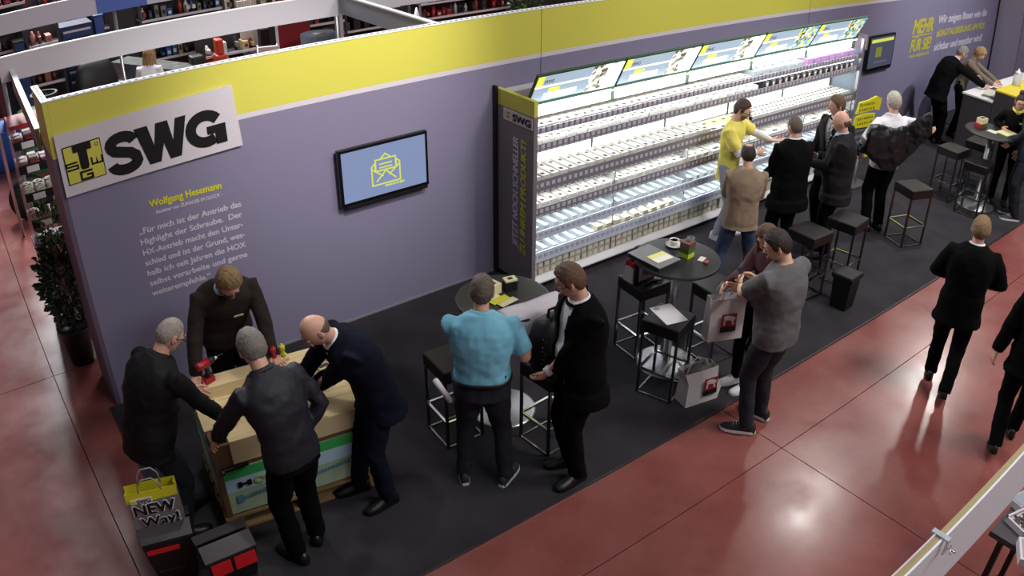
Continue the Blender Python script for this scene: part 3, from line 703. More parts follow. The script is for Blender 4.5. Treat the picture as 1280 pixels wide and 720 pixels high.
poster('side_poster', le, .72, .16, .60, False)
for x, y in ((-.014, -.014), (1.16, -.014), (-.014, .745), (1.16, .745)): B().box(x, x+.045, y, y+.045, .137, .78).build('corner_post', m_ply, PT, .003)
B().box(.0, .03, .03, .76, .60, .78).build('side_board', m_ply, PT)
B().box(1.15, 1.18, .03, .76, .14, .78).build('side_board', m_ply, PT)
B().box(.03, 1.15, .74, .76, .14, .78).build('rear_board', m_ply, PT)
B().box(.03, 1.15, .0, .02, .56, .60).build('front_ledge', m_ply, PT)
B().box(.03, .12, .0, .03, .60, .78).build('front_board', m_ply, PT)
B().box(.12, .62, -.01, .20, .60, .80).build('wooden_block', m_wood, PT, .003)
B().box(.64, 1.15, -.01, .20, .60, .76).build('wooden_block', m_wood, PT, .003)
for k in range(5): B().box(.03, 1.15, .20+.09*k, .285+.09*k, .735, .76).build('top_board', m_wood, PT, .002)
B().box(-.01, 1.20, .60, .76, .76, .86).build('rear_beam', m_wood, PT, .004)
B().box(-.01, .05, .2, .60, .74, .785).build('edge_strip', m_wood, PT)
ptm = Matrix.Translation((.27, -2.05, .012)) @ Matrix.Rotation(R(-8), 4, 'Z')
def on_table(o, x, y, z, rz=0): p = ptm @ Vector((x, y, z)); o.location = p; o.rotation_euler = (0, 0, R(rz-8))
# tray samples set on the table
m_dkwin = M('dark_window', (50, 46, 42), .4)
for k, (x, y, lbl) in enumerate(((.10, .50, 'white framed sample tray with dark window beside the left man'), (.52, .50, 'white framed sample tray with dark window before the beam'), (.66, .42, 'flat pale sample tray right of the grey-haired head'))):
    t = thing('sample_tray', lbl, 'tray'); B().box(-.06, .06, -.05, .05, 0, .035).build('tray_body', m_cream, t); B().box(-.03, .035, -.03, .03, .035, .037).build('window', m_dkwin, t); on_table(t, x, y, .762, -10*k)
t = thing('parts_bin', 'small grey metal parts bin on the wood table', 'box'); b = B(); b.box(-.05, .05, -.05, .05, 0, .006).box(-.05, -.045, -.05, .05, .006, .07).box(.045, .05, -.05, .05, .006, .07).box(-.045, .045, -.05, -.045, .006, .05).box(-.045, .045, .045, .05, .006, .07); b.build('bin_shell', m_alu, t); on_table(t, .80, .48, .762, 20)
t = thing('napkin_dispenser', 'white upright dispenser box at the bald man in navy', 'box'); B().box(-.055, .055, -.045, .045, 0, .11).build('housing', M('pale_box', (206, 202, 205), .4), t, .006); B().box(-.02, .02, -.047, -.044, .03, .09).build('slot', m_alu, t); on_table(t, .93, .36, .762, 14)
t = thing('paper_cup_stack', 'cream card holder behind the white dispenser', 'box'); B().box(-.05, .05, -.03, .03, 0, .06).build('holder', m_cream, t, .003); B().box(-.04, .04, -.02, .02, .06, .062).build('opening', m_dkwin, t); on_table(t, .99, .53, .762, 10)
# cordless drill on the beam
dr = thing('cordless_drill', 'red and black cordless drill standing on the rear beam', 'drill'); on_table(dr, .14, .68, .872-.012+.001, 25)
m_drr = M('drill_red', (158, 26, 40), .4); m_drb = M('drill_black', (26, 25, 27), .5)
B().box(-.045, .045, -.035, .035, 0, .045).build('battery', m_drr, dr, .006)
B().tube([(0, 0, .045), (.01, 0, .09), (.0, 0, .14)], [.022, .017, .022], 10).build('grip', m_drb, dr)
B().tube([(-.075, 0, .16), (-.06, 0, .16), (.03, 0, .16)], [.024, .032, .033], 12).build('motor_housing', m_drr, dr)
B().tube([(.03, 0, .16), (.08, 0, .16)], [.03, .024], 12).build('gear_case', m_drb, dr)
B().tube([(.08, 0, .16), (.12, 0, .16), (.125, 0, .16), (.17, 0, .16)], [.017, .012, .005, .004], 10).build('chuck', m_chrome, dr)
for nm, lbl, x, col in (('spray_can', 'small red can standing on the beam block', .66, (176, 36, 44)), ('spray_can', 'small yellow can standing on the beam block', .73, (208, 210, 50))):
    t = thing(nm, lbl, 'can'); mm = M('can_'+lbl[6:9], col, .35)
    B().lathe([(.02, 0), (.02, .03), (.014, .035), (.014, .055), (.022, .06), (.022, .09), (.012, .098)], n=16).build('can_body', mm, t); B().lathe([(.010, .098), (.010, .108)], n=10).build('cap', mm, t); on_table(t, x, .70, .862+.03)
t = tag(B().box(-.07, .07, -.035, .035, 0, .028).build('wood_block', m_wood, None, .003), 'small light wood block under the red and yellow cans', 'block'); on_table(t, .695, .70, .862)
t = thing('hammer', 'black hammer hanging at the front left edge of the pallet table', 'hammer')
B().box(-.09, .09, -.012, .012, -.012, .012).build('shaft', m_black, t, .004); B().tube([(-.10, -.03, 0), (-.10, .03, 0)], .014, 10).build('head', m_dkgrey, t); on_table(t, .13, -.028, .588, 4)

# ================================================================== bins and bag at the front left
def dump_bin(name, label, loc, rz, flap=True):
    t = thing(name, label, 'bin', loc, rz)
    b = B(); b.loft([[(k*x, k*y, z) for x, y in ((-.15, -.12), (.15, -.12), (.15, .12), (-.15, .12))] for z, k in ((0, .72), (.40, 1.0))], smooth=False); b.build('bin_body', m_black, t, .006); t.scale = (1.17, 1.17, 1.12)
    B().box(-.14, .14, -.10, .10, .385, .405).build('contents', m_black, t)
    fl_ = B().box(-.15, .15, -.0, .11, 0, .006).build('lid_flap', m_dkgrey, t); fl_.location = (0, -.118, .405); fl_.rotation_euler = (R(22), 0, 0)
    fl2 = B().box(-.155, .155, -.10, .0, 0, .006).build('lid_flap', m_dkgrey, t); fl2.location = (0, .118, .41); fl2.rotation_euler = (R(-14), 0, 0)
    return t
m_redbr = M('bright_red', (196, 30, 40), .35)
db = dump_bin('display_bin', 'black bin with a narrow red stripe carrying the yellow-edged bag', (-.21, -2.21, .0), R(-12))
B().box(-.13, .06, -.004, .0, 0, .035).build('red_stripe', m_redbr, db).location = (0, -.118, .32)
illegible(m_dkgrey, -.10, .06, .14, .02, lambda u, v, w: (u, -.099-w-.04*(v-.1), v), db, 9)
dc = dump_bin('display_bin', 'black bin with large glossy red panels in the bottom left foreground', (.08, -2.58, .012), R(-2))
B().box(-.125, -.01, -.006, .0, 0, .10).build('red_panel', m_redbr, dc).location = (0, -.116, .28)
B().box(.01, .135, -.006, .0, 0, .10).build('red_panel', m_redbr, dc).location = (0, -.116, .28)
illegible(m_dkgrey, -.08, .12, .15, .02, lambda u, v, w: (u, -.102-w-.03*(v-.1), v), dc, 10)
nb = tote('shopping_bag', 'grey paper bag with yellow top reading NEW Way! on the black bin', (-.22, -2.17, .47), R(-14), .34, .12, .33, M('bag_grey', (118, 112, 114), .55), M('bag_yellow', (214, 206, 40), .5), .085, M('cord_grey', (150, 148, 150), .6))
npl = lambda u, v, w: (u, -.064+.015*(v/.33)-w, v)
for s_, a, b_, z, h in (('NEW', -.135, .135, .145, .085), ('Way!', -.11, .14, .045, .075)):
    lettering(s_, m_white, a-.004, b_+.004, z-.004, h+.008, lambda u, v, w: npl(u, v, w+.001), nb, .09)
    lettering(s_, m_black, a, b_, z, h, lambda u, v, w: npl(u, v, w+.006), nb, .045)
B().box(-.145, .0, -.004, .0, 0, .04).build('label_plate', m_white, nb).location = (0, -.052, .242)
lettering('SWG', m_black, -.10, -.01, .248, .028, lambda u, v, w: (u, -.058-w, v), nb, .06)
b = B(); b.box(-.135, -.11, -.060, -.056, .247, .277); b.build('plate_emblem', m_texty, nb)

# ================================================================== counter at the far right
CL = 3.75
ct = thing('reception_counter', 'dark grey counter with white top and raised yellow corner at the far right', 'counter', (12.45, -1.2, .012))
B().box(0, CL, -.52, 0, 0, 1.02).build('counter_body', m_dkgrey, ct)
B().box(-.02, CL, -.52, .02, 1.02, 1.05).build('counter_top', m_white, ct, .004)
B().box(0, CL, -1.05, -.53, 0, 1.02).build('raised_body', m_dkgrey, ct)
B().box(.0, CL, -1.07, -.53, 1.02, 1.22).build('raised_front', m_dkgrey, ct)
B().box(-.01, CL, -1.08, -.52, 1.22, 1.25).build('raised_top', M('yellow_laminate', (226, 206, 40), .4), ct, .004)
B().box(1.4, 2.6, -1.085, -1.07, .75, 1.22).build('yellow_panel', M('yellow_laminate'), ct)
jr = thing('glass_jar', 'tall clear jar standing on the counter corner', 'jar', (13.15, -1.80, 1.263))
B().lathe([(0, 0), (.07, 0), (.075, .02), (.075, .17), (.05, .19), (.05, .20)], n=18).build('jar_body', M('jar_glass', (205, 208, 215), .15, alpha=.6, noise=.3, nscale=30), jr); B().lathe([(.055, .2), (.055, .22), (.015, .25), (.012, .28)], n=14).build('lid', m_white, jr)
bo = thing('brochure_stack', 'stack of catalogues on the white counter end', 'brochure', (12.75, -1.55, 1.063), R(6))
for k in range(3): B().box(-.22, .22, -.10, .10, .018*k, .018*k+.015).build('catalogue', (m_goodw, M('catalogue_grey', (120, 120, 118), .4), M('catalogue_pale', (196, 196, 180), .4))[k], bo).rotation_euler = (0, 0, .05*k)
kb = tag(B().box(-.12, .12, -.04, .04, 0, .05).build('card_reader', m_black, None, .01), 'black card reader on the white counter', 'device'); kb.location = (13.05, -1.45, 1.063)
kb = tag(B().box(-.14, .14, -.06, .06, 0, .03).build('keyboard', m_black, None, .01), 'flat black keyboard at the back of the white counter', 'device'); kb.location = (15.6, -1.4, 1.063)
# on the far round table
t = thing('sample_box', 'white and black box with green and red base on the far round table', 'box', (10.72, -2.27, TZ), R(-8))
B().box(-.09, .0, -.05, .05, 0, .06).build('red_tier', M('box_red', (150, 44, 44), .5), t); B().box(.0, .09, -.05, .05, 0, .06).build('green_tier', M('box_green'), t); l = B().box(-.06, .09, -.05, .05, .06, .13).build('white_tier', m_cream, t); B().box(-.04, .07, -.03, .03, .13, .132).build('window', m_dkwin, l)
o = tag(B().box(-.06, .06, -.07, .07, 0, .004).build('card', m_goodw), 'white card on the far round table beside the box', 'card'); o.location = (10.70, -2.47, TZ)
t = thing('catalogue', 'open pale yellow catalogue on the far round table before the woman', 'catalogue', (10.86, -2.62, TZ), R(-10)); B().box(-.14, .0, -.10, .10, 0, .01).build('left_pages', M('paper_pale_yellow', (216, 212, 160), .6), t); B().box(.0, .14, -.10, .10, 0, .008).build('right_pages', M('paper_pale_yellow'), t)
# yellow word display leaning by the end of the shelf
wd = thing('word_display', 'yellow and grey cut-out word display behind the men in suits', 'sign', (9.75, -1.0, .012), R(-6))
m_wy = M('foam_yellow', (212, 206, 36), .5)
B().box(-.02, .02, .0, .03, 0, .75).build('stand_pole', m_alu, wd); B().box(-.2, .2, -.12, .12, 0, .02).build('stand_foot', m_dkgrey, wd)
vm = Matrix(((1, 0, 0, 0), (0, 0, -1, 0), (0, 1, 0, 0), (0, 0, 0, 1)))
for k, pts in enumerate((((-.30, 1.10), (.10, 1.12), (.22, 1.09), (.24, 1.26), (.12, 1.31), (-.06, 1.27), (-.26, 1.26)), ((-.32, .90), (.0, .88), (.12, .92), (.14, 1.06), (-.08, 1.08), (-.30, 1.06)))):
    B().prism(list(pts), .0, .03, vm).build('word_block', m_wy, wd)
    for q in range(2): illegible(M('olive_ink', (130, 124, 30), .6), -.26, .10, (1.13, .93)[k]+.07*q, .04, lambda u, v, w: (u, -.031-w, v), wd, 7+q)
for q in range(4): illegible(m_dkgrey, -.28, .03, .50+.09*q, .055, lambda u, v, w: (u, -.001-w, v), wd, 6+q)
B().box(.06, .42, -.03, .0, .42, .88).build('striped_block', m_wy, wd, .003)
for k in range(5): B().box(.08, .40, -.035, -.03, .46+.085*k, .485+.085*k).build('stripe', M('olive_ink'), wd)
B().box(-.31, .10, .0, .02, .44, .90).build('backing', M('backing_grey', (122, 114, 130), .5), wd)

# ================================================================== people: skeleton
def rx(a): return Matrix.Rotation(-R(a), 3, 'X')
def rz_(a): return Matrix.Rotation(R(a), 3, 'Z')
def ry(a): return Matrix.Rotation(R(a), 3, 'Y')
def ik(a, t, l1, l2, hint):
    d = t-a; L = d.length; mx = (l1+l2)*.999
    if L > mx: t = a+d*(mx/L); d = t-a; L = mx
    u = d.normalized(); h = Vector(hint); h = h-u*h.dot(u); h = h.normalized() if h.length > 1e-5 else u.orthogonal()
    c = (l1*l1+L*L-l2*l2)/(2*L*l1); c = max(-1, min(1, c)); return a+u*(l1*c)+h*(l1*math.sqrt(max(0, 1-c*c))), t
def solve(p):
    s = p.get('H', 1.78)/1.78; lean = p.get('lean', 3); side = p.get('side', 0); tw = p.get('twist', 0); bw = p.get('bw', 1.)
    hx, hy, hz = p.get('hip', (0, 0, 0)); J = dict(s=s, bw=bw)
    rt = Matrix.Translation((p['loc'][0], p['loc'][1], p.get('gz', .012))) @ Matrix.Rotation(R(p['face']-90), 4, 'Z'); inv = rt.inverted(); J['root'] = rt
    P0 = Vector((hx, hy, .94*s+hz))
    F0 = rz_(tw*.3) @ rx(lean*.35) @ ry(side*.4); F1 = rz_(tw*.6) @ rx(lean*.7) @ ry(side*.8); F2 = rz_(tw) @ rx(lean+p.get('hunch', 4)) @ ry(side)
    P1 = P0+F0 @ Vector((0, 0, .12*s)); P2 = P1+F1 @ Vector((0, 0, .17*s)); P3 = P2+F2 @ Vector((0, -.005, .26*s))
    hyaw, hpit, hrol = p.get('head', (0, 5, 0)); HF = rz_(hyaw) @ rx(hpit) @ ry(hrol)
    nd = (F2 @ Vector((0, 0, 1))*.6+HF @ Vector((0, .15, 1))*.5).normalized()
    NK = P3+nd*(.058*s); HC = NK+HF @ Vector((0, .022*s, .085*s))
    J.update(P0=P0, P1=P1, P2=P2, P3=P3, F0=F0, F1=F1, F2=F2, HF=HF, NK=NK, HC=HC, HT=HC+Vector((0, 0, .118*s)))
    for i, nm in enumerate(('L', 'R')):
        sx = (-1, 1)[i]
        sh = P2+F2 @ Vector((sx*.180*bw*s, -.005, .176*s)); sh += Vector((0, 0, p.get('shrug', 0)))
        tg = p.get('hand'+nm)
        if tg is None: tg = sh+Vector((sx*.06, .06, -.53*s))
        else: tg = inv @ Vector(tg)
        hint = p.get('elb'+nm, (sx*.5, -1, -.4)); E, W = ik(sh, tg, .285*s, .255*s, hint)
        J['S'+nm] = sh; J['E'+nm] = E; J['W'+nm] = W
        f = p.get('foot'+nm, (sx*.10, 0, -sx*8)); ank = Vector((f[0], f[1], .085*s+(f[3] if len(f) > 3 else 0)))
        hp = P0+F0 @ Vector((sx*.09*s, 0, -.03*s)); K, A = ik(hp, ank, .43*s, .415*s, p.get('knee'+nm, (sx*.1, 1, 0)))
        J['H'+nm] = hp; J['K'+nm] = K; J['A'+nm] = A; J['foot'+nm] = f
    return J
def camproj(P):
    v = Vector(P)-Vector((-.714, -6.6853, 4.5167)); z = v.dot(_f); x = v.dot(_r)/z*1063.48; y = -v.dot(_u)/z*1063.48; k = 1-.0714*(x*x+y*y)/640**2
    return (round(x*k+640), round(y*k+360))

# ================================================================== people: bodies and clothes
_tex = bpy.data.textures.new('folds', 'CLOUDS'); _tex.noise_scale = .09; _tex.noise_depth = 2
def remeshed(b, voxel, smooth=3, disp=0.):
    me = b.mesh('tmp', []); o = bpy.data.objects.new('tmp', me); COL.objects.link(o)
    m = o.modifiers.new('r', 'REMESH'); m.mode = 'VOXEL'; m.voxel_size = voxel; m.use_smooth_shade = True
    if disp: d = o.modifiers.new('d', 'DISPLACE'); d.texture = _tex; d.strength = disp; d.mid_level = .5; d.texture_coords = 'LOCAL'
    k = o.modifiers.new('s', 'SMOOTH'); k.factor = .5; k.iterations = smooth
    r = ev(o); bpy.data.objects.remove(o); bpy.data.meshes.remove(me); r.materials.clear(); return r
def link_mesh(me, name, mat, parent):
    me.name = name
    me.materials.append(mat); me.polygons.foreach_set('use_smooth', [True]*len(me.polygons))
    o = bpy.data.objects.new(name, me); COL.objects.link(o); o.parent = parent; return o
def cut(me, keep):
    import bmesh
    bm = bmesh.new(); bm.from_mesh(me); bmesh.ops.delete(bm, geom=[f for f in bm.faces if not keep(f.calc_center_median())], context='FACES'); bm.to_mesh(me); bm.free()
def ring(c, F, ax, ay, n=24, p=2.4, yo=0., zo=0.):
    out = []
    for k in range(n):
        a = 2*PI*k/n; ca, sa = math.cos(a), math.sin(a)
        out.append(c+F @ Vector((ax*math.copysign(abs(ca)**(2/p), ca), yo+ay*math.copysign(abs(sa)**(2/p), sa), zo)))
    return out
def torso(J, g, bottom=-.12, belly=0., neck=True, flare=0., fem=False, bottom_g=0.):
    s, bw = J['s'], J['bw']; P0, P1, P2 = J['P0'], J['P1'], J['P2']; F0, F1, F2 = J['F0'], J['F1'], J['F2']
    w = .94 if fem else 1.
    rows = []
    if bottom < -.12: rows.append((P0, F0, bottom, .168+flare, .115+flare, 0))
    if bottom < -.20: rows.append((P0, F0, bottom*.5, .168+flare*.5, .118+flare*.5, 0))
    rows += [(P0, F0, max(bottom, -.10), .162, .112, 0), (P0, F0, .03, .163, .112, belly*.4)]
    rows += [(P1, F1, .0, .148*w, .108, belly), (P1, F1, .09, .150*w, .110, belly*.9), (P2, F2, -.03, .160*w, .115, belly*.4), (P2, F2, .06, .172*w, .120+(.02 if fem else 0), 0), (P2, F2, .13, .178*w, .114, 0), (P2, F2, .185, .165*w, .098, 0), (P2, F2, .222, .128, .082, 0), (P2, F2, .252, .088, .070, 0)]
    rows.append((P2, F2, .272, .060 if neck else .066, .060, 0))
    bw2 = 1+(bw-1)*1.1
    return [ring(c, F, (ax*bw2+g)*s, (ay*bw2+g+bl/2)*s, yo=bl/2*s, zo=z*s) for c, F, z, ax, ay, bl in rows]
def arm(b, J, nm, g, upto=1., r=(.058, .050, .042, .038, .028), cuff=None):
    S, E, W = J['S'+nm], J['E'+nm], J['W'+nm]; s = J['s']; sx = -1 if nm == 'L' else 1
    C = S+J['F2'] @ Vector((-sx*.07*s, 0, -.015*s))
    pts = [C, S, S.lerp(E, .5), E, E.lerp(W, .5), W]; rs = [r[0]*.9, r[0], r[1], r[2], r[3], r[4]]
    if upto < 1:
        pts = [C, S, S.lerp(E, upto*.6), S.lerp(E, upto)]; rs = [r[0]*.9, r[0], r[1]*1.03, r[1]*1.06]
    b.tube(pts, [(q+g)*s for q in rs], 14)
def leg(b, J, nm, g, rr=(.088, .080, .058, .054, .040), zend=None):
    H_, K, A = J['H'+nm], J['K'+nm], J['A'+nm]; s = J['s']; bw = 1+(J['bw']-1)*.7
    e = A.lerp(K, -.02) if zend is None else A+(A-K).normalized()*zend
    b.tube([H_+Vector((0, 0, .05*s)), H_, H_.lerp(K, .5), K, K.lerp(A, .45), A, e], [(rr[0]*bw+g)*s, (rr[0]*bw+g)*s, (rr[1]*bw+g)*s, (rr[2]+g)*s, (rr[3]+g)*s, (rr[4]+g)*s, (rr[4]+g)*s], 14)
def hand(b, W, d, nrm, s, side, curl=25, mi=0, spread=1.):
    d = d.normalized(); nrm = (nrm-d*nrm.dot(d)).normalized(); x = d.cross(nrm)*side     # x points to the thumb side
    hs = s*1.02
    def rg(t, w, th): return [W+d*(t*hs)+x*(w*hs*math.cos(a))+nrm*(th*hs*math.sin(a)) for a in [2*PI*k/10 for k in range(10)]]
    b.loft([rg(-.02, .026, .020), rg(.01, .027, .018), rg(.045, .040, .016), rg(.085, .041, .013), rg(.095, .036, .009)], mi)
    for i, L in enumerate((.072, .080, .075, .058)):
        o = W+d*(.086*hs)+x*((.030-.020*i)*hs); a = R(curl*.5); dd = d*math.cos(a)+nrm*math.sin(a)+x*(.10-.07*i)*spread; pts = [o-d*.012, o]
        for k, f in enumerate((.45, .32, .23)):
            o = o+dd.normalized()*(L*f*hs); pts.append(o); a += R(curl); dd = d*math.cos(a)+nrm*math.sin(a)+x*(.10-.07*i)*spread
        b.tube(pts, [.0095*hs, .0092*hs, .0088*hs, .008*hs, .0062*hs], 7, mi)
    o = W+d*(.022*hs)+x*(.024*hs); v = (d*.75+x*.75+nrm*.25).normalized(); p1 = o+v*(.038*hs); v2 = (d*.95+x*.25+nrm*.35).normalized(); p2 = p1+v2*(.03*hs)
    b.tube([o-v*.01, o, p1, p2, p2+v2*(.018*hs)], [.012*hs, .0125*hs, .0105*hs, .009*hs, .007*hs], 8, mi)
def headpt(x, y, z):
    X, Y, Z = x*.076, y*.096, z*.120
    if z < 0: X *= 1-.30*(-z)**1.4; Y *= (1-.40*(-z)) if y < 0 else (1-.06*(-z))
    if y > 0:
        Y *= .95-.05*abs(x)
        Y += .006*math.exp(-((z-.20)/.12)**2)*(1-abs(x))
        Y -= .010*math.exp(-((abs(x)-.40)/.18)**2-((z-.06)/.11)**2)
        Y += .006*math.exp(-((z+.50)/.14)**2-(x/.35)**2)+.010*math.exp(-((z+.86)/.16)**2-(x/.4)**2)
        X *= 1-.04*math.exp(-((z+.3)/.2)**2)
    return Vector((X, Y, Z))
def grid(n=36, m=26):
    ds = [[(math.sin(PI*i/m)*math.cos(2*PI*k/n), math.sin(PI*i/m)*math.sin(2*PI*k/n), math.cos(PI*i/m)) for k in range(n)] for i in range(m+1)]
    return ds
def add_head(b, HC, HF, s, skin=0, white=1, dark=2, lip=3, brow=4):
    T = lambda v: HC+HF @ (Vector(v)*s)
    ds = grid(); b.loft([[T(headpt(*d)) for d in rw] for rw in ds], skin)
    nv = [(0, .088, .030), (-.008, .088, .012), (.008, .088, .012), (0, .103, .002), (-.016, .088, -.024), (.016, .088, -.024), (0, .117, -.018), (0, .094, -.034), (-.010, .102, -.026), (.010, .102, -.026)]
    b.add([T(v) for v in nv], [(0, 1, 3), (0, 3, 2), (1, 4, 8), (1, 8, 3), (2, 9, 5), (2, 3, 9), (3, 8, 6), (3, 6, 9), (8, 4, 7), (8, 7, 6), (9, 6, 7), (9, 7, 5)], skin, True)
    for sx in (-1, 1):
        b.sphere(T((sx*.030, .074, .008)), .0125*s, 10, 8, white); b.sphere(T((sx*.030, .082, .007)), .0062*s, 8, 6, dark)
        b.tube([T((sx*.012, .093, .026)), T((sx*.030, .094, .031)), T((sx*.048, .082, .026))], [.003*s, .004*s, .002*s], 6, brow)
        b.tube([T((sx*.015, .084, .017)), T((sx*.030, .089, .020)), T((sx*.045, .078, .015))], .0035*s, 6, skin)
        mt = HF @ Matrix.Rotation(sx*R(14), 3, 'Z')
        b.sphere(T((sx*.078, -.006, -.002)), (.009*s, .019*s, .031*s), 10, 8, skin, mat=mt)
        b.tube([T((sx*.083, .004, -.022)), T((sx*.086, -.012, .002)), T((sx*.084, -.018, .022)), T((sx*.082, -.004, .028))], .004*s, 6, skin)
    b.tube([T((-.022, .086, -.060)), T((-.008, .095, -.058)), T((0, .0955, -.059)), T((.008, .095, -.058)), T((.022, .086, -.060))], [.002*s, .0045*s, .004*s, .0045*s, .002*s], 6, lip)
    b.tube([T((-.016, .087, -.066)), T((0, .094, -.068)), T((.016, .087, -.066))], [.002*s, .005*s, .002*s], 6, lip)
def sst(x): x = max(0, min(1, x)); return x*x*(3-2*x)
def add_hair(J, style, mat, parent):
    s = J['s']; b = B(); HC, HF = J['HC'], J['HF']; rows = []
    rnd = random.Random(len(style)*7+int(abs(J['HC'].x)*1e4))
    ph = [rnd.uniform(0, 6) for _ in range(6)]
    for rw in grid(56, 40):
        out = []
        for x, y, z in rw:
            yy = y
            th = .52*sst(yy) if yy > 0 else 0
            th = (.02+.56*sst(yy*1.15)) if yy > 0 else (.02-.58*sst(-yy*1.3))
            if abs(x) > .85 and -.1 < yy < .35: th -= .18
            if style == 'bald': mk = sst((z-th)/.14)*sst((.30-z)/.25)*sst((.25-yy)/.3); t = .004
            elif style == 'receding': th += .20*sst((yy-.1)*2)*(1-.0*abs(x)); mk = sst((z-th)/.14)*(1-.75*sst((z-.72)/.2)); t = .007
            elif style == 'buzz': mk = sst((z-th-.04)/.14); t = .004
            elif style == 'short': mk = sst((z-th)/.12); t = .012+.008*sst(z)
            elif style == 'full': mk = sst((z-th+.04)/.12); t = .017+.012*sst(z)
            elif style == 'curly': mk = sst((z-th+.14)/.14); t = .026
            elif style == 'bun': mk = sst((z-th-.0)/.12); t = .010
            else: mk = sst((z-th+.10)/.12); t = .018
            nz = .5+.5*math.sin(17*x+ph[0]+3*z)*math.sin(13*y+ph[1]+5*x)*math.cos(11*z+ph[2]); n2 = math.sin(60*x+ph[3]+9*y)*math.sin(47*y+ph[4]+21*z)
            amp = .35 if style in ('full', 'short', 'long') else (.8 if style == 'curly' else .2)
            off = -.005*(1-mk)+mk*(t*(1+amp*(nz-.5))+n2*.003)
            v = headpt(x, y, z); out.append(HC+HF @ ((v+Vector((x, y, z))*off)*s))
        rows.append(out)
    b.loft(rows)
    if style == 'bun': b.sphere(HC+HF @ Vector((0, -.05*s, .135*s)), .045*s, 14, 10)
    if style == 'long':
        T = lambda v: HC+HF @ (Vector(v)*s); F2 = J['F2']; D = Vector((0, 0, -1))
        rows = []
        for k in range(9):
            u = k/8; c = T((0, -.035, .02)).lerp(J['P3']+F2 @ Vector((0, -.055*s, -.16*s)), u); w = (.088-.01*u+.012*math.sin(3*u))*s; d = (.055-.015*u)*s*(1-.5*max(0, u-.8)*5*.4)
            rows.append([c+HF @ Vector((w*math.cos(a)*(1+.06*math.sin(9*a)), d*math.sin(a)*(1+.10*math.sin(11*a)), 0)) for a in [2*PI*i/32 for i in range(32)]])
        b.loft(rows)
        for sx in (-1, 1):
            b.tube([T((sx*.072, .03, .05)), T((sx*.086, .03, -.02)), T((sx*.085, .035, -.10)), J['P3']+F2 @ Vector((sx*.08*s, .075*s, -.08*s)), J['P3']+F2 @ Vector((sx*.085*s, .11*s, -.20*s))], [.012*s, .026*s, .030*s, .026*s, .01*s], 10, flat=.6)
    return b.build('hair', mat, parent)
m_eye = M('eye_white', (222, 218, 212), .3); m_iris = M('eye_dark', (36, 28, 24), .3)
def shoe(J, nm, mat, sole, parent, kind='leather'):
    A = J['A'+nm]; f = J['foot'+nm]; s = J['s']; a = f[2]; F = rz_(a); lift = f[3] if len(f) > 3 else 0
    pitch = -25*min(1, lift/.08) if lift else 0
    F = F @ Matrix.Rotation(R(pitch), 3, 'X')
    T = lambda x, y, z: Vector((A.x, A.y, A.z-.085*s))+F @ Vector((x*s, y*s, z*s))
    def rg(y, w, h, z0=.012): return [T(w*math.cos(t), y, z0+h*max(0, math.sin(t))**.8) for t in [2*PI*k/16 for k in range(16)]]
    b = B(); sp = kind != 'leather'
    b.loft([rg(-.085, .018, .04), rg(-.075, .034, .075), rg(-.04, .038, .10 if sp else .085), rg(.01, .040, .10), rg(.05, .042, .075), rg(.10, .047, .055), rg(.15, .045, .042), rg(.185, .032, .03), rg(.20, .012, .018)])
    o = b.build('shoe', mat, parent)
    b = B(); th = .024 if sp else .012
    def pr(y, w): return [(-w, y), (w, y)]
    outl = [(-.020, -.088), (.020, -.088), (.038, -.06), (.042, .0), (.050, .09), (.047, .155), (.030, .19), (0, .205), (-.030, .19), (-.047, .155), (-.050, .09), (-.042, 0), (-.038, -.06)]
    n = len(outl); b.add([T(x, y, 0) for x, y in outl]+[T(x, y, th) for x, y in outl], [tuple(range(n-1, -1, -1)), tuple(range(n, 2*n))]+[(k, (k+1) % n, (k+1) % n+n, k+n) for k in range(n)])
    b.build('sole', sole, o)
    if sp:
        b = B()
        for k in range(4): b.tube([T(-.02, .03+.022*k, .098-.012*k), T(0, .034+.022*k, .104-.012*k), T(.02, .03+.022*k, .098-.012*k)], .003*s, 5)
        b.build('laces', sole, o)
    return o
def collar(J, g, h, mat, parent, name='collar', gap=0.):
    s = J['s']; F = J['F2']; b = B(); c = J['P2']+F @ Vector((0, .004*s, .262*s)); rows = []
    for k, (z, r) in enumerate(((-.015, .074+g), (h*.6, .064+g), (h, .061+g), (h-.004, .066+g), (h*.3, .082+g))):
        rows.append([c+F @ Vector(((r*math.cos(a))*s, r*.95*math.sin(a)*s, (z-.022*max(0, math.sin(a)))*s)) for a in [2*PI*i/24 for i in range(24)]])
    b.loft(rows, caps=False); return b.build(name, mat, parent)
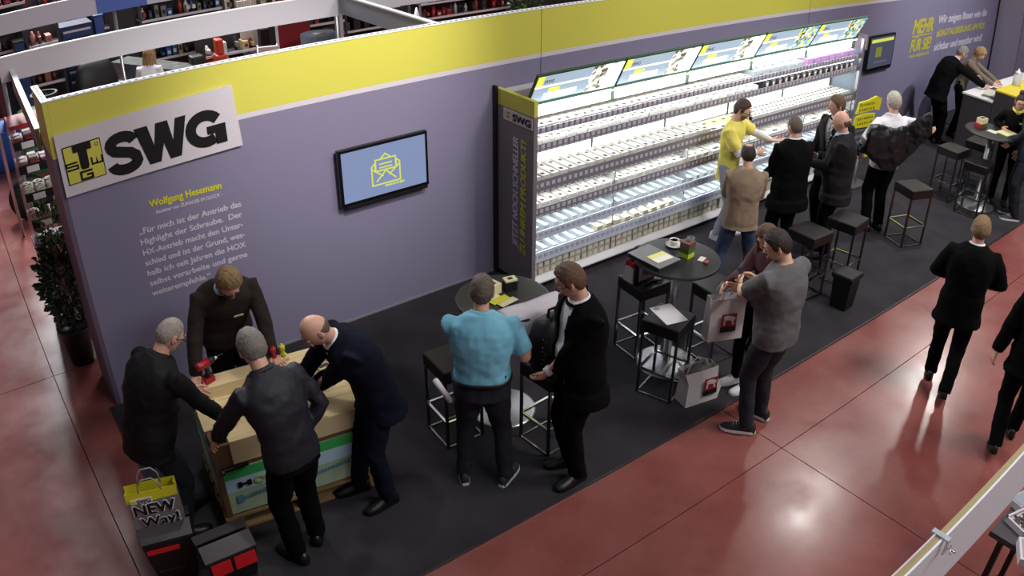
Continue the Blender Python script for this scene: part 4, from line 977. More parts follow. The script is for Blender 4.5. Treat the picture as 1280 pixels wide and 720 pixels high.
def person(p):
    J = solve(p); s = J['s']; o = bpy.data.objects.new('person', None); COL.objects.link(o); o.matrix_world = J['root']; o.empty_display_size = .1
    tag(o, p['label'], 'person', p.get('group')); fem = p.get('fem', False); far = p.get('far', 1.); belly = p.get('belly', 0.)
    skin = M('skin_'+p.get('skin', 'fair'), {'fair': (214, 168, 145), 'ruddy': (206, 158, 138), 'tan': (190, 140, 112)}[p.get('skin', 'fair')], .5, noise=.08, nscale=14)
    lipm = M('lips', (176, 106, 98), .5); hm = M('hair_'+p['haircol'], HAIRC[p['haircol']], .6, noise=.35, nscale=70, bump=.8, bscale=160, stretch=(1, 1, .25))
    # body: one continuous surface
    b = B(); b.loft(torso(J, -.014, belly=belly, fem=fem))
    b.tube([J['P2']+J['F2'] @ Vector((0, 0, .20*s)), J['P3'], J['NK'], J['HC']+J['HF'] @ Vector((0, -.012*s, -.02*s))], [.06*s, .057*s, .055*s, .055*s], 14)
    top = p['top']; bare = top in ('tshirt', 'polo')
    for nm in 'LR':
        arm(b, J, nm, .0 if bare else -.010, r=(.052, .048, .043, .042, .029)); leg(b, J, nm, -.012)
        b.tube([J['A'+nm], J['A'+nm]+Vector((0, 0, -.05))], .04*s, 10)
    me = remeshed(b, .015*far, 3)
    b = B(); nv = len(me.vertices); a = np.empty(nv*3); me.vertices.foreach_get('co', a); a = a.reshape(-1, 3)
    b.v = [tuple(v) for v in a]; b.f = [tuple(q.vertices) for q in me.polygons]; b.m = [0]*len(b.f); b.sm = [True]*len(b.f); bpy.data.meshes.remove(me)
    add_head(b, J['HC'], J['HF'], s)
    for nm in 'LR':
        d = (J['W'+nm]-J['E'+nm]); sx = 1 if nm == 'L' else -1
        hd = p.get('hdir'+nm); d = (J['root'].to_3x3().inverted() @ Vector(hd)) if hd else d
        pn = p.get('palm'+nm, None); nrm = (J['root'].to_3x3().inverted() @ Vector(pn)) if pn else Vector((sx, .3, -.2))
        hand(b, J['W'+nm], d, nrm, s, -1 if nm == 'L' else 1, p.get('curl', 28))
    b.build('body', [skin, m_eye, m_iris, lipm, hm], o)
    # hair and face things
    if p.get('hair') != 'none': add_hair(J, p['hair'], hm, o)
    if p.get('glasses'):
        T = lambda v: J['HC']+J['HF'] @ (Vector(v)*s); b = B()
        for sx in (-1, 1):
            b.tube([T((sx*.032+.022*math.cos(t), .103-.004*abs(math.cos(t)), .006+.016*math.sin(t))) for t in [2*PI*k/12 for k in range(13)]], .0024*s, 5)
            b.tube([T((sx*.054, .098, .010)), T((sx*.078, .06, .010)), T((sx*.084, -.01, .010))], .0026*s, 5)
        b.tube([T((-.010, .105, .010)), T((.010, .105, .010))], .002*s, 5); b.build('glasses', M('glasses_dark', (28, 22, 22), .3), o)
    if p.get('beard'): 
        b = B(); b.loft([[J['HC']+J['HF'] @ ((headpt(*d)+Vector(d)*(.004*sst((-.15-d[2])/.2)*sst((d[1]+.1)*2)-.003))*s) for d in rw] for rw in grid(36, 30)[13:]]); b.build('beard', M('beard_stubble', (120, 100, 86), .8), o)
    tm = p['topmat']; V = .0125*far
    # top garments
    if top in ('tshirt', 'polo', 'shirt', 'sweater', 'blouse'):
        b = B(); g = {'tshirt': .010, 'polo': .012, 'shirt': .014, 'sweater': .018, 'blouse': .008}[top]
        b.loft(torso(J, g, bottom=p.get('hem', -.10), belly=belly, neck=False, fem=fem, flare=.008))
        for nm in 'LR':
            if bare: arm(b, J, nm, .012, upto=.78, r=(.064, .060, .05, .05, .05))
            else: arm(b, J, nm, .010, r=(.056, .052, .049, .045, .034))
        me = remeshed(b, V, 3, .022 if not fem else .012); g_ = link_mesh(me, {'tshirt': 't_shirt', 'polo': 'polo_shirt', 'shirt': 'shirt', 'sweater': 'sweater', 'blouse': 'blouse'}[top], tm, o)
        if top in ('polo', 'shirt'): collar(J, .006, .030, tm, g_)
        if top == 'sweater' and p.get('shirtmat'): collar(J, .004, .034, p['shirtmat'], o, 'shirt_collar')
        if top == 'tshirt' and p.get('undersleeve'):
            b = B(); arm(b, J, 'L', .006, r=(.05, .048, .044, .040, .031)); arm(b, J, 'R', .006, r=(.05, .048, .044, .040, .031)); link_mesh(remeshed(b, V, 2, .012), 'undershirt_sleeves', p['undersleeve'], o)
    elif top == 'suit':
        b = B(); b.loft(torso(J, .006, bottom=-.10, belly=belly, neck=True, fem=fem)); b.build('shirt', p['shirtmat'], o)
        collar(J, .002, .034, p['shirtmat'], o, 'shirt_collar')
        b = B(); b.loft(torso(J, .030, bottom=p.get('hem', -.19), belly=belly, neck=False, flare=p.get('flare', .02)))
        for nm in 'LR': arm(b, J, nm, .016, r=(.060, .057, .052, .047, .040))
        me = remeshed(b, V, 4, .020)
        c, F = J['P2'], J['F2'].inverted(); vb = p.get('vbot', -.10); op = p.get('open', 0.)
        def keep(q):
            v = (F @ (q-c))/s
            if v.y < .03: return True
            if v.z > .275: return False
            w = (.008+.068*(v.z-vb)/(.25-vb)) if v.z > vb else 0
            if op: w = max(w, op*(1 if v.z < vb else 1))
            return not abs(v.x+p.get('vx', 0)) < w
        cut(me, keep); jk = link_mesh(me, 'jacket', tm, o); so = jk.modifiers.new('t', 'SOLIDIFY'); so.thickness = .004
        # lapels and jacket collar
        if p.get('front', True):
            for sx in (-1, 1):
                b = B(); pts = []; 
                for t in range(6):
                    z = vb+(.235-vb)*t/5; w = max(.008+.068*(z-vb)/(.25-vb), op); lw = .012+.04*math.sin(PI*min(1, t/5*.9+.1)); y = (.150+belly*.9*max(0, 1-(z+.2)/.3)*.9 if z < 0 else .150-.055*(z/.235)**1.5)
                    pts.append([c+J['F2'] @ (Vector((sx*w, y+.006, z))*s), c+J['F2'] @ (Vector((sx*(w+lw), y-.004-.02*t/5, z+.01))*s)])
                vs = [q for pr in pts for q in pr]; b.add(vs, [(2*i, 2*i+1, 2*i+3, 2*i+2) for i in range(5)], 0, True); l = b.build('lapel', tm, jk); l.modifiers.new('t', 'SOLIDIFY').thickness = .005
        collar(J, .016, .022, tm, jk, 'jacket_collar')
        if p.get('tie'):
            b = B(); T = lambda x, y, z: c+J['F2'] @ (Vector((x, y, z))*s); yb = .128
            b.loft([[T(-w, y, z), T(w, y, z), T(w, y+.008, z), T(-w, y+.008, z)] for z, w, y in ((.225, .014, .078), (.205, .020, .092), (.19, .011, .100), (.10, .020, yb), (-.05, .028, yb+belly*.5), (-.20, .036, .122+belly), (-.24, .002, .122+belly))], smooth=False); b.build('tie', p['tie'], o)
        for nm in 'LR':
            d = (J['W'+nm]-J['E'+nm]).normalized(); B().tube([J['W'+nm]-d*.03, J['W'+nm]+d*.012*s], .036*s, 14).build('shirt_cuff', p['shirtmat'], o)
    # trousers
    b = B(); tr_ = torso(J, .006, bottom=-.10, belly=belly*.3, fem=fem); b.loft(tr_[:3] if len(tr_) < 12 else tr_[:3])
    slim = p.get('slim', 0)
    for nm in 'LR': leg(b, J, nm, .008, rr=(.082, .080, .068-slim, .062-slim, .056-slim), zend=.028)
    link_mesh(remeshed(b, V, 3, .020), 'trousers', p['legmat'], o)
    if p.get('belt'):
        rg = [ring(J['P0'], J['F0'], (.163*(1+(J['bw']-1)*1.1)+.014)*s, (.112*(1+(J['bw']-1)*1.1)+.016+belly*.2)*s, yo=belly*.1*s, zo=z*s) for z in (.045, .08)]
        bb = B(); bb.loft(rg, caps=False); x = bb.build('belt', m_leather, o); x.modifiers.new('t', 'SOLIDIFY').thickness = .004
    for nm in 'LR': shoe(J, nm, p.get('shoemat', m_leather), p.get('solemat', m_black), o, p.get('shoe', 'leather'))
    if p.get('badge'):
        bx_, bz_ = p['badge']; F = J['F2']; c = J['P2']; q = B(); mt = Matrix.Translation(c) @ F.to_4x4(); q.box((bx_-.035)*s, (bx_+.035)*s, .150*s, .156*s, (bz_-.012)*s, (bz_+.012)*s, 0, mt); q.build('name_badge', m_cream, o)
    if 'extra' in p: p['extra'](o, J)
    return o, J
HAIRC = {'grey': (120, 114, 108), 'silver': (176, 168, 156), 'brown': (66, 46, 34), 'darkbrown': (42, 30, 24), 'blond': (150, 116, 72), 'sandy': (128, 102, 70), 'lightbrown': (92, 66, 46), 'black': (20, 17, 17), 'greybrown': (92, 80, 70), 'palegrey': (150, 140, 132)}

# ================================================================== people: who stands where
c_black = M('suit_black', (11, 11, 13), .9, spec=.08)
c_navy = M('suit_navy', (17, 19, 33), .9, spec=.1)
c_char = M('suit_charcoal', (27, 25, 28), .8, spec=.2)
c_trb = M('trousers_black', (9, 9, 11), .9, spec=.08)
c_jean = M('jeans_dark', (19, 23, 36), .85, noise=.3, nscale=25)
c_jeanb = M('jeans_blue', (52, 66, 96), .85, noise=.3, nscale=25)
c_jeang = M('jeans_grey', (148, 152, 166), .85, noise=.2, nscale=25)
c_wsh = M('shirt_white', (222, 220, 226), .7)
c_bsh = M('shirt_lightblue', (150, 168, 196), .7)
c_shb = M('shirt_black', (28, 29, 38), .6, spec=.35)
c_jkb = M('overshirt_black', (19, 18, 21), .7, spec=.2)
c_polo = M('polo_light_blue', (112, 176, 200), .8, noise=.06, nscale=10)
c_tsg = M('t_shirt_grey', (90, 88, 90), .85, noise=.08, nscale=10)
c_tsy = M('t_shirt_yellow', (232, 218, 104), .8)
c_beige = M('sweater_beige', (140, 120, 100), .9, noise=.1, nscale=40)
c_brown = M('sweater_dark_brown', (30, 18, 13), .9, noise=.15, nscale=50)
c_maroon = M('top_maroon', (74, 36, 44), .8)
c_leop = M('blouse_pattern', (104, 92, 78), .8, noise=.7, nscale=45)
c_blk = M('top_black', (14, 13, 15), .85, spec=.1)
c_nvy = M('jacket_navy', (17, 22, 42), .8)
c_sneak = M('sneaker_dark', (40, 44, 54), .7)
c_snw = M('sneaker_white', (220, 218, 222), .6)
def tie_mat():
    m = M('tie_striped', (60, 62, 84), .6); nt = m.node_tree; tc = nt.nodes.new('ShaderNodeTexCoord'); w = nt.nodes.new('ShaderNodeTexWave'); w.inputs['Scale'].default_value = 14; w.bands_direction = 'DIAGONAL'
    r = nt.nodes.new('ShaderNodeValToRGB'); r.color_ramp.elements[0].color = (*lin((50, 52, 74)), 1); r.color_ramp.elements[1].color = (*lin((170, 172, 184)), 1)
    nt.links.new(tc.outputs['Object'], w.inputs[0]); nt.links.new(w.outputs[0], r.inputs[0]); nt.links.new(r.outputs[0], nt.nodes['Principled BSDF'].inputs['Base Color']); return m

PEOPLE = [
 dict(id='P1', label='stout grey-haired man with glasses in black overshirt at the pallet table left end', loc=(-.02, -1.80), face=14, H=1.80, bw=1.18, lean=29, belly=.07, hip=(0, -.06, -.01), head=(-4, 34, 0),
      handL=(.38, -1.50, .90), handR=(.46, -1.93, .86), footL=(-.10, .12, 8), footR=(.13, -.06, -10), hair='buzz', haircol='palegrey', glasses=1, skin='ruddy', top='shirt', topmat=c_jkb, hem=-.16, legmat=c_jean, elbL=(-.7, -.5, -.5), elbR=(.8, -.6, -.4)),
 dict(id='P2', label='sandy-haired man in dark brown sweater leaning on the table from the wall side', loc=(.83, -1.03), face=-95, H=1.86, bw=1.12, lean=36, hip=(0, -.08, 0), head=(4, 42, 0),
      handL=(1.02, -1.42, .90), handR=(.43, -1.34, .90), hair='full', haircol='sandy', skin='ruddy', glasses=1, top='sweater', topmat=c_brown, shirtmat=c_bsh, legmat=c_trb, badge=(-.06, .06), elbL=(-1, -.4, .1), elbR=(1, -.4, .0), palmL=(0, 0, -1), palmR=(0, 0, -1), hdirR=(-.4, -.9, -.1), hdirL=(.2, -.9, -.2)),
 dict(id='P3', label='grey-haired man in black shirt leaning over the pallet table, back to the viewer', loc=(.66, -2.60), face=102, H=1.84, bw=1.06, lean=22, hip=(-.02, -.0, 0), head=(-10, 30, 0),
      handL=(.25, -2.12, .86), handR=(.74, -2.52, 1.0), footL=(-.10, .04, 10), footR=(.12, .10, -40), hair='short', haircol='grey', top='shirt', topmat=c_shb, legmat=c_trb, elbL=(-1, -.3, .1), elbR=(1.2, -.5, .1), hdirR=(-.6, .5, -.3), hem=-.06, palmL=(.5, 0, -1)),
 dict(id='P4', label='bald man in a navy suit leaning in from the right end of the pallet table', loc=(1.36, -2.30), face=172, H=1.82, bw=1.08, lean=34, hip=(0, -.06, 0), head=(6, 38, 0),
      handL=(.98, -2.02, .93), handR=(1.02, -1.86, .90), footL=(-.16, -.02, 10), footR=(.08, .12, -5), hair='bald', haircol='greybrown', skin='ruddy', top='suit', topmat=c_navy, shirtmat=c_wsh, legmat=c_navy, vbot=.0, elbL=(-1, -.6, .2), elbR=(1, -.6, -.2)),
 dict(id='P5', label='heavy man in light blue polo shirt and jeans, back to the viewer', loc=(2.09, -2.66), face=52, H=1.74, bw=1.26, lean=9, belly=.09, head=(-6, 14, 0),
      handL=(2.30, -2.30, 1.04), handR=(2.52, -2.62, 1.06), footL=(-.15, .0, 10), footR=(.17, -.02, -25), hair='short', haircol='greybrown', skin='ruddy', top='polo', topmat=c_polo, legmat=c_jean, belt=1, shoe='sneaker', shoemat=c_sneak, solemat=c_snw, hem=.03, elbL=(-.35, -.6, -1), elbR=(.35, -.6, -1)),
 dict(id='P6', label='man in open black suit holding a phone at the left round table', loc=(2.71, -3.02), face=166, H=1.88, bw=1.06, lean=3, belly=.06, head=(-26, 22, 0),
      handR=(2.88, -2.56, 1.17), handL=(2.46, -2.92, 1.00), footL=(-.10, .04, 14), footR=(.10, .0, -8), hair='short', haircol='lightbrown', glasses=1, skin='ruddy', top='suit', topmat=c_black, shirtmat=c_wsh, legmat=c_trb, vbot=-.34, open=.05, flare=.03, hem=-.22, elbL=(-.6, -1, -.4), elbR=(.7, -.6, -.4), curl=38),
 dict(id='P7', label='man in a grey T-shirt and dark jeans looking at a phone on the carpet edge', loc=(4.27, -3.57), face=88, H=1.87, bw=1.14, lean=3, belly=.04, head=(42, 24, 0),
      handL=(4.28, -3.16, 1.20), handR=(4.46, -3.17, 1.22), footL=(-.12, .04, 38), footR=(.14, .10, 8), hair='short', haircol='darkbrown', top='tshirt', topmat=c_tsg, legmat=c_jean, shoe='sneaker', shoemat=M('sneaker_black', (28, 28, 32), .6), solemat=c_snw, elbL=(-1, -.3, -.3), elbR=(1, -.6, -.3), hem=-.12, curl=40, slim=.006),
 dict(id='P8', label='woman with long brown hair and white shoes half hidden behind the grey T-shirt man', loc=(4.74, -3.10), face=165, H=1.66, bw=.90, lean=2, fem=True, head=(12, 30, 0),
      handL=(4.42, -3.10, 1.10), handR=(4.34, -2.98, 1.12), hair='long', haircol='lightbrown', top='blouse', topmat=c_maroon, legmat=c_trb, shoe='sneaker', shoemat=c_snw, solemat=c_snw, slim=.014, footL=(-.07, .10, 5), footR=(.07, .12, -5)),
 dict(id='P9', label='presenter in a yellow T-shirt with glasses and headset in front of the lit shelves', loc=(6.84, -.92), face=-70, H=1.78, bw=.96, lean=4, side=7, head=(6, 16, 0),
      handL=(7.20, -1.22, 1.25), handR=(7.0, -1.18, 1.13), footL=(-.10, .02, 20), footR=(.12, .0, -12), hair='short', haircol='brown', glasses=1, beard=1, top='tshirt', topmat=c_tsy, undersleeve=c_wsh, legmat=c_jeang, shoe='sneaker', shoemat=c_snw, solemat=c_snw, hem=-.17, elbL=(-1, -.6, -.4), elbR=(1, -.5, -.5), palmL=(0, 0, 1), hdirL=(.7, -.6, .1), slim=.012, curl=14),
 dict(id='P10', label='man in a beige sweater and blue jeans listening to the presenter, back to the viewer', loc=(5.93, -1.86), face=50, H=1.66, bw=1.08, lean=0, head=(0, 8, 0),
      handL=(6.10, -1.60, 1.10), handR=(6.20, -1.68, 1.12), footL=(-.20, .0, 10), footR=(.20, .0, -12), hair='receding', haircol='darkbrown', top='sweater', topmat=c_beige, legmat=c_jeanb, elbL=(-.5, -.6, -1), elbR=(.5, -.6, -1), hem=-.14, shoe='sneaker', shoemat=c_sneak),
 dict(id='P11', label='man in a long dark suit with short greying hair, second listener from the left', loc=(6.86, -1.78), face=68, H=1.76, bw=1.12, lean=2, head=(10, 4, 0),
      handL=(6.86, -1.46, 1.0), handR=(7.04, -1.54, 1.0), hair='buzz', haircol='greybrown', skin='ruddy', top='suit', topmat=c_black, shirtmat=c_wsh, legmat=c_trb, vbot=.0, hem=-.24, flare=.03, elbL=(-.3, -.6, -1), elbR=(.3, -.6, -1)),
 dict(id='P12', label='brown-haired man with a striped tie standing behind the balding listener', loc=(7.96, -1.62), face=168, H=1.80, bw=1.05, lean=2, head=(-22, 8, 0),
      handL=(7.70, -1.80, .95), handR=(7.80, -1.38, .95), hair='short', haircol='lightbrown', skin='ruddy', top='suit', topmat=c_char, shirtmat=c_wsh, tie='tie', legmat=c_trb, vbot=-.2, open=.02, badge=(-.09, .09)),
 dict(id='P13', label='balding man in a charcoal suit with crossed arms, nearest of the suited listeners', loc=(7.46, -2.02), face=122, H=1.80, bw=1.14, lean=2, belly=.07, head=(4, 8, 0),
      handL=(7.28, -1.76, 1.14), handR=(7.46, -1.70, 1.16), hair='bald', haircol='lightbrown', skin='ruddy', top='suit', topmat=c_char, shirtmat=c_bsh, legmat=c_trb, vbot=-.12, elbL=(-.4, -.5, -1), elbR=(.4, -.5, -1), hem=-.22),
 dict(id='P14', label='grey blond man in a white shirt slipping off his black jacket', loc=(8.62, -1.96), face=62, H=1.82, bw=1.04, lean=-2, head=(6, 4, 0),
      handL=(8.30, -1.78, 1.06), handR=(8.98, -2.26, 1.30), footL=(-.09, .0, 5), footR=(.09, .0, -5), hair='short', haircol='silver', top='shirt', topmat=c_wsh, legmat=c_trb, elbL=(-1, -.8, .0), elbR=(.6, -1, .2), hdirR=(.5, -.5, .5)),
 dict(id='P15', label='grey-haired man in a black suit bending over the counter', loc=(12.72, -.72), face=-32, H=1.78, bw=1.1, lean=32, hip=(0, -.10, 0), head=(0, 30, 0),
      handL=(13.28, -1.20, 1.09), handR=(13.02, -1.36, 1.09), hair='short', haircol='grey', skin='ruddy', top='suit', topmat=c_black, shirtmat=c_wsh, legmat=c_trb, vbot=.0, far=1.3, elbL=(-1, 0, .0), elbR=(1, 0, 0)),
 dict(id='P16', label='woman with curly blond hair and patterned blouse at the counter', loc=(13.40, -.72), face=-75, H=1.70, bw=.95, lean=20, fem=True, head=(-20, 30, 0),
      handL=(13.62, -1.30, 1.09), handR=(13.42, -1.30, 1.09), hair='curly', haircol='blond', top='blouse', topmat=c_leop, legmat=c_trb, far=1.3),
 dict(id='P17', label='man in a dark suit walking away on the red floor with elbows bent', loc=(6.12, -4.27), face=24, H=1.74, bw=1.10, lean=1, head=(-4, 4, 0),
      handL=(6.30, -4.08, 1.05), handR=(6.38, -4.30, 1.05), footL=(-.08, .14, 0), footR=(.07, -.26, 0, .06), hair='short', haircol='sandy', skin='ruddy', top='suit', topmat=c_black, shirtmat=c_wsh, legmat=c_trb, vbot=.0, elbL=(-1.2, -.6, -.2), elbR=(1.2, -.6, -.2), hem=-.20),
 dict(id='P18', label='walker in a dark suit cut off by the right edge of the picture', loc=(5.80, -5.14), face=24, H=1.78, bw=1.08, lean=4, head=(0, 4, 0),
      handL=(5.70, -4.84, .86), footL=(-.09, -.20, 0, .05), footR=(.08, .20, 0), hair='short', haircol='brown', top='suit', topmat=c_black, shirtmat=c_wsh, legmat=c_trb, vbot=.0, hem=-.18, elbL=(-1, -.8, 0)),
 dict(id='P19', label='dark-haired woman in black with a yellow scarf behind the far round table', loc=(11.12, -2.62), face=205, H=1.68, bw=.92, lean=3, fem=True, head=(6, 14, 0),
      handL=(11.0, -2.95, 1.13), handR=(10.98, -2.5, 1.13), hair='bun', haircol='darkbrown', top='blouse', topmat=c_blk, legmat=c_trb, slim=.014, badge=(-.08, .12), far=1.2),
 dict(id='P20', label='person in a navy jacket, jeans and sneakers at the right edge by the far table', loc=(10.80, -3.02), face=120, H=1.82, bw=1.1, lean=3, head=(0, 10, 0),
      hair='short', haircol='brown', top='sweater', topmat=c_nvy, legmat=c_jean, shoe='sneaker', shoemat=c_sneak, solemat=c_snw, far=1.2, handL=(10.72, -2.72, 1.0)),
 dict(id='P21', label='long-haired blond woman in a white top in the hall behind the booth wall', loc=(2.25, 6.2), face=60, H=1.70, bw=.92, lean=8, fem=True, head=(0, 20, 0), gz=0,
      hair='long', haircol='blond', top='blouse', topmat=c_wsh, legmat=c_jean, far=1.5),
]

TIE = tie_mat(); m_phone = M('phone_black', (16, 16, 18), .2)
for p in PEOPLE:
    if 'tie' in p: p['tie'] = TIE
    o, J = person(p); rt = J['root']; w = lambda k: rt @ J[k]
    if p['id'] in ('P6', 'P7'):
        k = 'R'; d = (w('W'+k)-w('E'+k)).normalized(); ph = tag(B().box(-.036, .036, -.004, .004, -.07, .07).build('mobile_phone', m_phone, None, .003), 'black phone held by the man in the open suit' if p['id'] == 'P6' else 'black phone in the hands of the man in the grey T-shirt', 'phone')
        ph.location = w('W'+k)+d*.10+Vector((0, 0, .03)); ph.rotation_euler = (R(-60), 0, R(p['face']-90+(20 if p['id'] == 'P6' else -10)))
        B().box(-.032, .032, .004, .0045, -.062, .062).build('phone_screen', M('phone_glass', (40, 44, 54), .1), ph)
    if p['id'] == 'P5':
        rl = tag(B().tube([(0, 0, -.13), (0, 0, .13)], .022, 16).build('paper_roll', M('paper_white'), None), 'white rolled sheet of paper tucked at the hip of the polo shirt man', 'paper')
        rl.location = w('HL')+Vector((-.20, .04, .02)); rl.rotation_euler = (R(-12), R(-24), R(30))
    if p['id'] == 'P9':
        b = B(); T = lambda v: J['HC']+J['HF'] @ (Vector(v)*J['s'])
        b.tube([T((-.085, 0, -.01)), T((-.08, .06, -.05)), T((-.05, .11, -.06))], .004, 6); b.sphere(T((-.04, .12, -.058)), .022, 10, 8)
        b.build('headset_microphone', m_black, o)
    if p['id'] == 'P19': collar(J, .012, .045, m_yellow, o, 'neck_scarf')
    if p['id'] == 'P14':   # jacket slipped down to both forearms
        b = B(); L, Rr, P1 = J['WL'], J['WR'], J['P1']; EL, ER = J['EL'], J['ER']; rows = []
        path = [L+Vector((0, .02, 0)), L.lerp(EL, .5), EL+Vector((.02, -.02, .02)), J['P1']+Vector((-.13, -.15, .13)), J['P1']+Vector((.0, -.19, .14)), J['P1']+Vector((.13, -.15, .16)), ER+Vector((-.01, -.02, .02)), Rr.lerp(ER, .5), Rr-(Rr-ER).normalized()*.04]
        up = [.06, .09, .18, .22, .22, .21, .17, .09, .06]; dn = [.07, .10, .22, .34, .36, .32, .20, .11, .07]; th = [.06, .07, .085, .05, .05, .05, .085, .07, .055]
        for c, u, q, t in zip(path, up, dn, th):
            i = path.index(c); a = path[min(i+1, 8)]-path[max(i-1, 0)]; n_ = Vector((-a.y, a.x, 0)).normalized()
            rows.append([c+n_*(t*math.cos(x))+Vector((0, 0, (u if math.sin(x) > 0 else q)*math.sin(x))) for x in [2*PI*k/20 for k in range(20)]])
        b.loft(rows); j = link_mesh(remeshed(b, .014, 3, .05), 'jacket', M('jacket_shiny_black', (24, 23, 26), .42), o)

# carrier bag held by the woman at the middle table
hb = tote('carrier_bag', 'white paper carrier bag with red animal print held between the couple', (4.36, -2.98, .60), R(-24), .32, .13, .40, m_paperw, None, 0, m_paperw)
bull(hb, -.072, -.06, .13, .14)

# ================================================================== the hall behind the booth
m_fascia = M('fascia_white', (204, 202, 212), .45)
m_fgrey = M('fascia_grey', (150, 158, 168), .45)
for nm_, x0, x1, y, z0, z1 in (('fascia', -.18, 7.5, 2.08, 2.56, 2.80), ('fascia', -.4, 7.5, 4.42, 2.62, 2.86)):
    near = y < 3
    t = thing('fascia_board', 'long white header board nearest behind the booth wall' if near else 'second white header board further back with a blue field', 'header', (0, y, 0))
    B().box(x0, x1, 0, .04, z0, z1).build('board', m_fascia, t); B().box(x0, x1, -.006, .046, z1, z1+.012).build('top_profile', M('white_profile'), t)
    for px in ((-.16, 3.52) if near else (-.2, 1.52, 4.6)): B().lathe([(.022, 0), (.022, z0)], (px, .02, 0), 12).build('post', m_alu, t)
    if not near: B().box(1.30, 1.95, -.008, 0, z0, z1).build('blue_field', M('field_blue', (84, 112, 190), .4), t)
    else: B().box(3.50, 3.54, -.03, .0, 0, 2.8).build('upright', m_alu, t)
t = thing('cross_beam', 'grey white header board running from the yellow wall to the long header board', 'header', (3.55, .10, 0))
B().box(-.02, .02, 0, 1.96, 2.58, 2.78).build('board', m_fgrey, t); B().box(-.03, .03, 0, 1.96, 2.78, 2.795).build('top_profile', M('white_profile'), t)
t = thing('side_beam', 'narrow wooden header with white top edge at the upper left corner', 'header', (-.06, .6, 2.44))
mt = Matrix.Rotation(math.atan2(.22, 1.5), 4, 'X')
B().box(-.015, .015, 0, 1.5, -.20, 0, 0, mt).build('board', wood('side_board_wood', (150, 134, 128), (122, 106, 100)), t); B().box(-.02, .03, 0, 1.5, 0, .012, 0, mt).build('top_profile', M('white_profile'), t)

PAL = {'red': [(150, 30, 36), (190, 60, 56), (40, 34, 36), (206, 196, 196), (96, 24, 30), (60, 58, 62)], 'mix': [(210, 204, 196), (60, 60, 62), (40, 90, 150), (170, 60, 40), (120, 116, 110), (230, 226, 218), (190, 170, 120), (30, 30, 34)],
       'dark': [(34, 34, 40), (52, 54, 66), (70, 70, 80), (24, 24, 28)], 'pink': [(170, 96, 88), (150, 80, 76), (196, 130, 120), (120, 60, 60)], 'beige': [(220, 206, 180), (190, 170, 140), (235, 228, 215), (120, 100, 80)]}
cnt = [0]
def rack(label, item, ilabel, igroup, x0, x1, y, zs, pal, frame, dy=.4, w=.11, hh=.20, back=True, cat='shelving', gaps=.15, rz=0):
    t = thing('goods_rack', label, cat, (x0, y, 0), rz); W = x1-x0; top = zs[-1]+hh+.1
    for x in (0, W): B().box(x-.02, x+.02, -.02, .02, 0, top).box(x-.02, x+.02, dy-.02, dy+.02, 0, top).build('upright', frame, t)
    if back: B().box(0, W, dy-.01, dy+.01, .1, top).build('back_panel', M('rack_back', (58, 54, 58), .7), t)
    mats = [M('goods_%s_%d' % (pal, i), c, .5, noise=.25, nscale=30) for i, c in enumerate(PAL[pal])]
    rnd = random.Random(hash(label) % 1000 if False else len(label)*13)
    proto = {}
    for z in zs:
        B().box(0, W, 0, dy, z-.02, z).build('shelf_board', m_alu if frame is m_alu else frame, t); B().box(0, W, -.015, 0, z-.03, z+.012).build('shelf_edge', m_strip, t)
        x = .06
        while x < W-w*.6:
            if rnd.random() > gaps:
                ww = w*rnd.uniform(.6, 1.05); h = hh*rnd.uniform(.5, 1.0); mi = rnd.randrange(len(mats)); rm = rnd.random()
                lx = x+ww/2; p = Matrix.Rotation(rz, 4, 'Z') @ Vector((lx, dy*.45, z))
                it = thing(item, ilabel, item.split('_')[-1], (x0+p.x, y+p.y, z+.001), rz, igroup)
                if rm < .5: B().box(-ww*.45, ww*.45, -dy*.35, dy*.3, 0, h).build('case', mats[mi], it)
                else: B().lathe([(ww*.42, 0), (ww*.42, h*.7), (ww*.2, h*.85), (ww*.2, h)], n=10).build('body', mats[mi], it)
                if rm < .75: B().box(-ww*.3, ww*.3, -dy*.36, -dy*.34 if rm < .5 else 0, h*.3, h*.65).build('label', mats[(mi+3) % len(mats)], it)
            x += w*1.1
    return t
m_rf = M('rack_frame_red', (110, 26, 34), .5); m_rd = M('rack_frame_dark', (48, 48, 52), .5)
rack('rack with red and black tool packs behind the wall, right of the red panel', 'tool_box', 'red and black tool pack on the rack right of the dark red panel', 'tool packs on the rack by the red panel', 5.15, 6.15, 7.3, (.6, .95, 1.3, 1.65), 'red', m_rd)
rack('wide rack of red and grey packs right of the cross beam', 'tool_box', 'small red or grey pack on the wide rack right of the cross beam', 'packs on the wide rack right of the cross beam', 7.9, 10.3, 7.6, (.7, 1.0, 1.3, 1.6), 'red', m_alu, hh=.22)
rack('tall rack of pale and dark household goods seen between the two header boards', 'goods_item', 'assorted item on the tall rack between the two header boards', 'goods between the two header boards', 2.7, 4.2, 8.2, (1.0, 1.35, 1.7, 2.05), 'mix', m_rd, w=.10, hh=.26)
rack('rack of beige goods between the header boards, right of the tall one', 'goods_item', 'beige or white item on the right rack between the header boards', 'beige goods between the header boards', 4.25, 5.2, 8.2, (1.2, 1.6, 2.0), 'beige', m_alu, w=.14, hh=.32)
rack('dark red rack in the upper left corner of the picture', 'goods_item', 'red or dark item on the rack at the very upper left', 'goods at the very upper left', .1, .75, 7.4, (1.5, 1.85, 2.2, 2.55), 'red', m_rf)
rack('rack of mixed red and white goods above the second header board', 'goods_item', 'item on the rack above the second header board', 'goods above the second header board', .95, 2.4, 9.4, (1.2, 1.5, 1.8, 2.1), 'red', m_rd, w=.12)
rack('pink lined rack between the header boards at the left', 'goods_item', 'pinkish item on the rack at the left between the header boards', 'pink goods at the left', .62, 1.12, 7.0, (1.3, 1.6, 1.9), 'pink', m_rd)
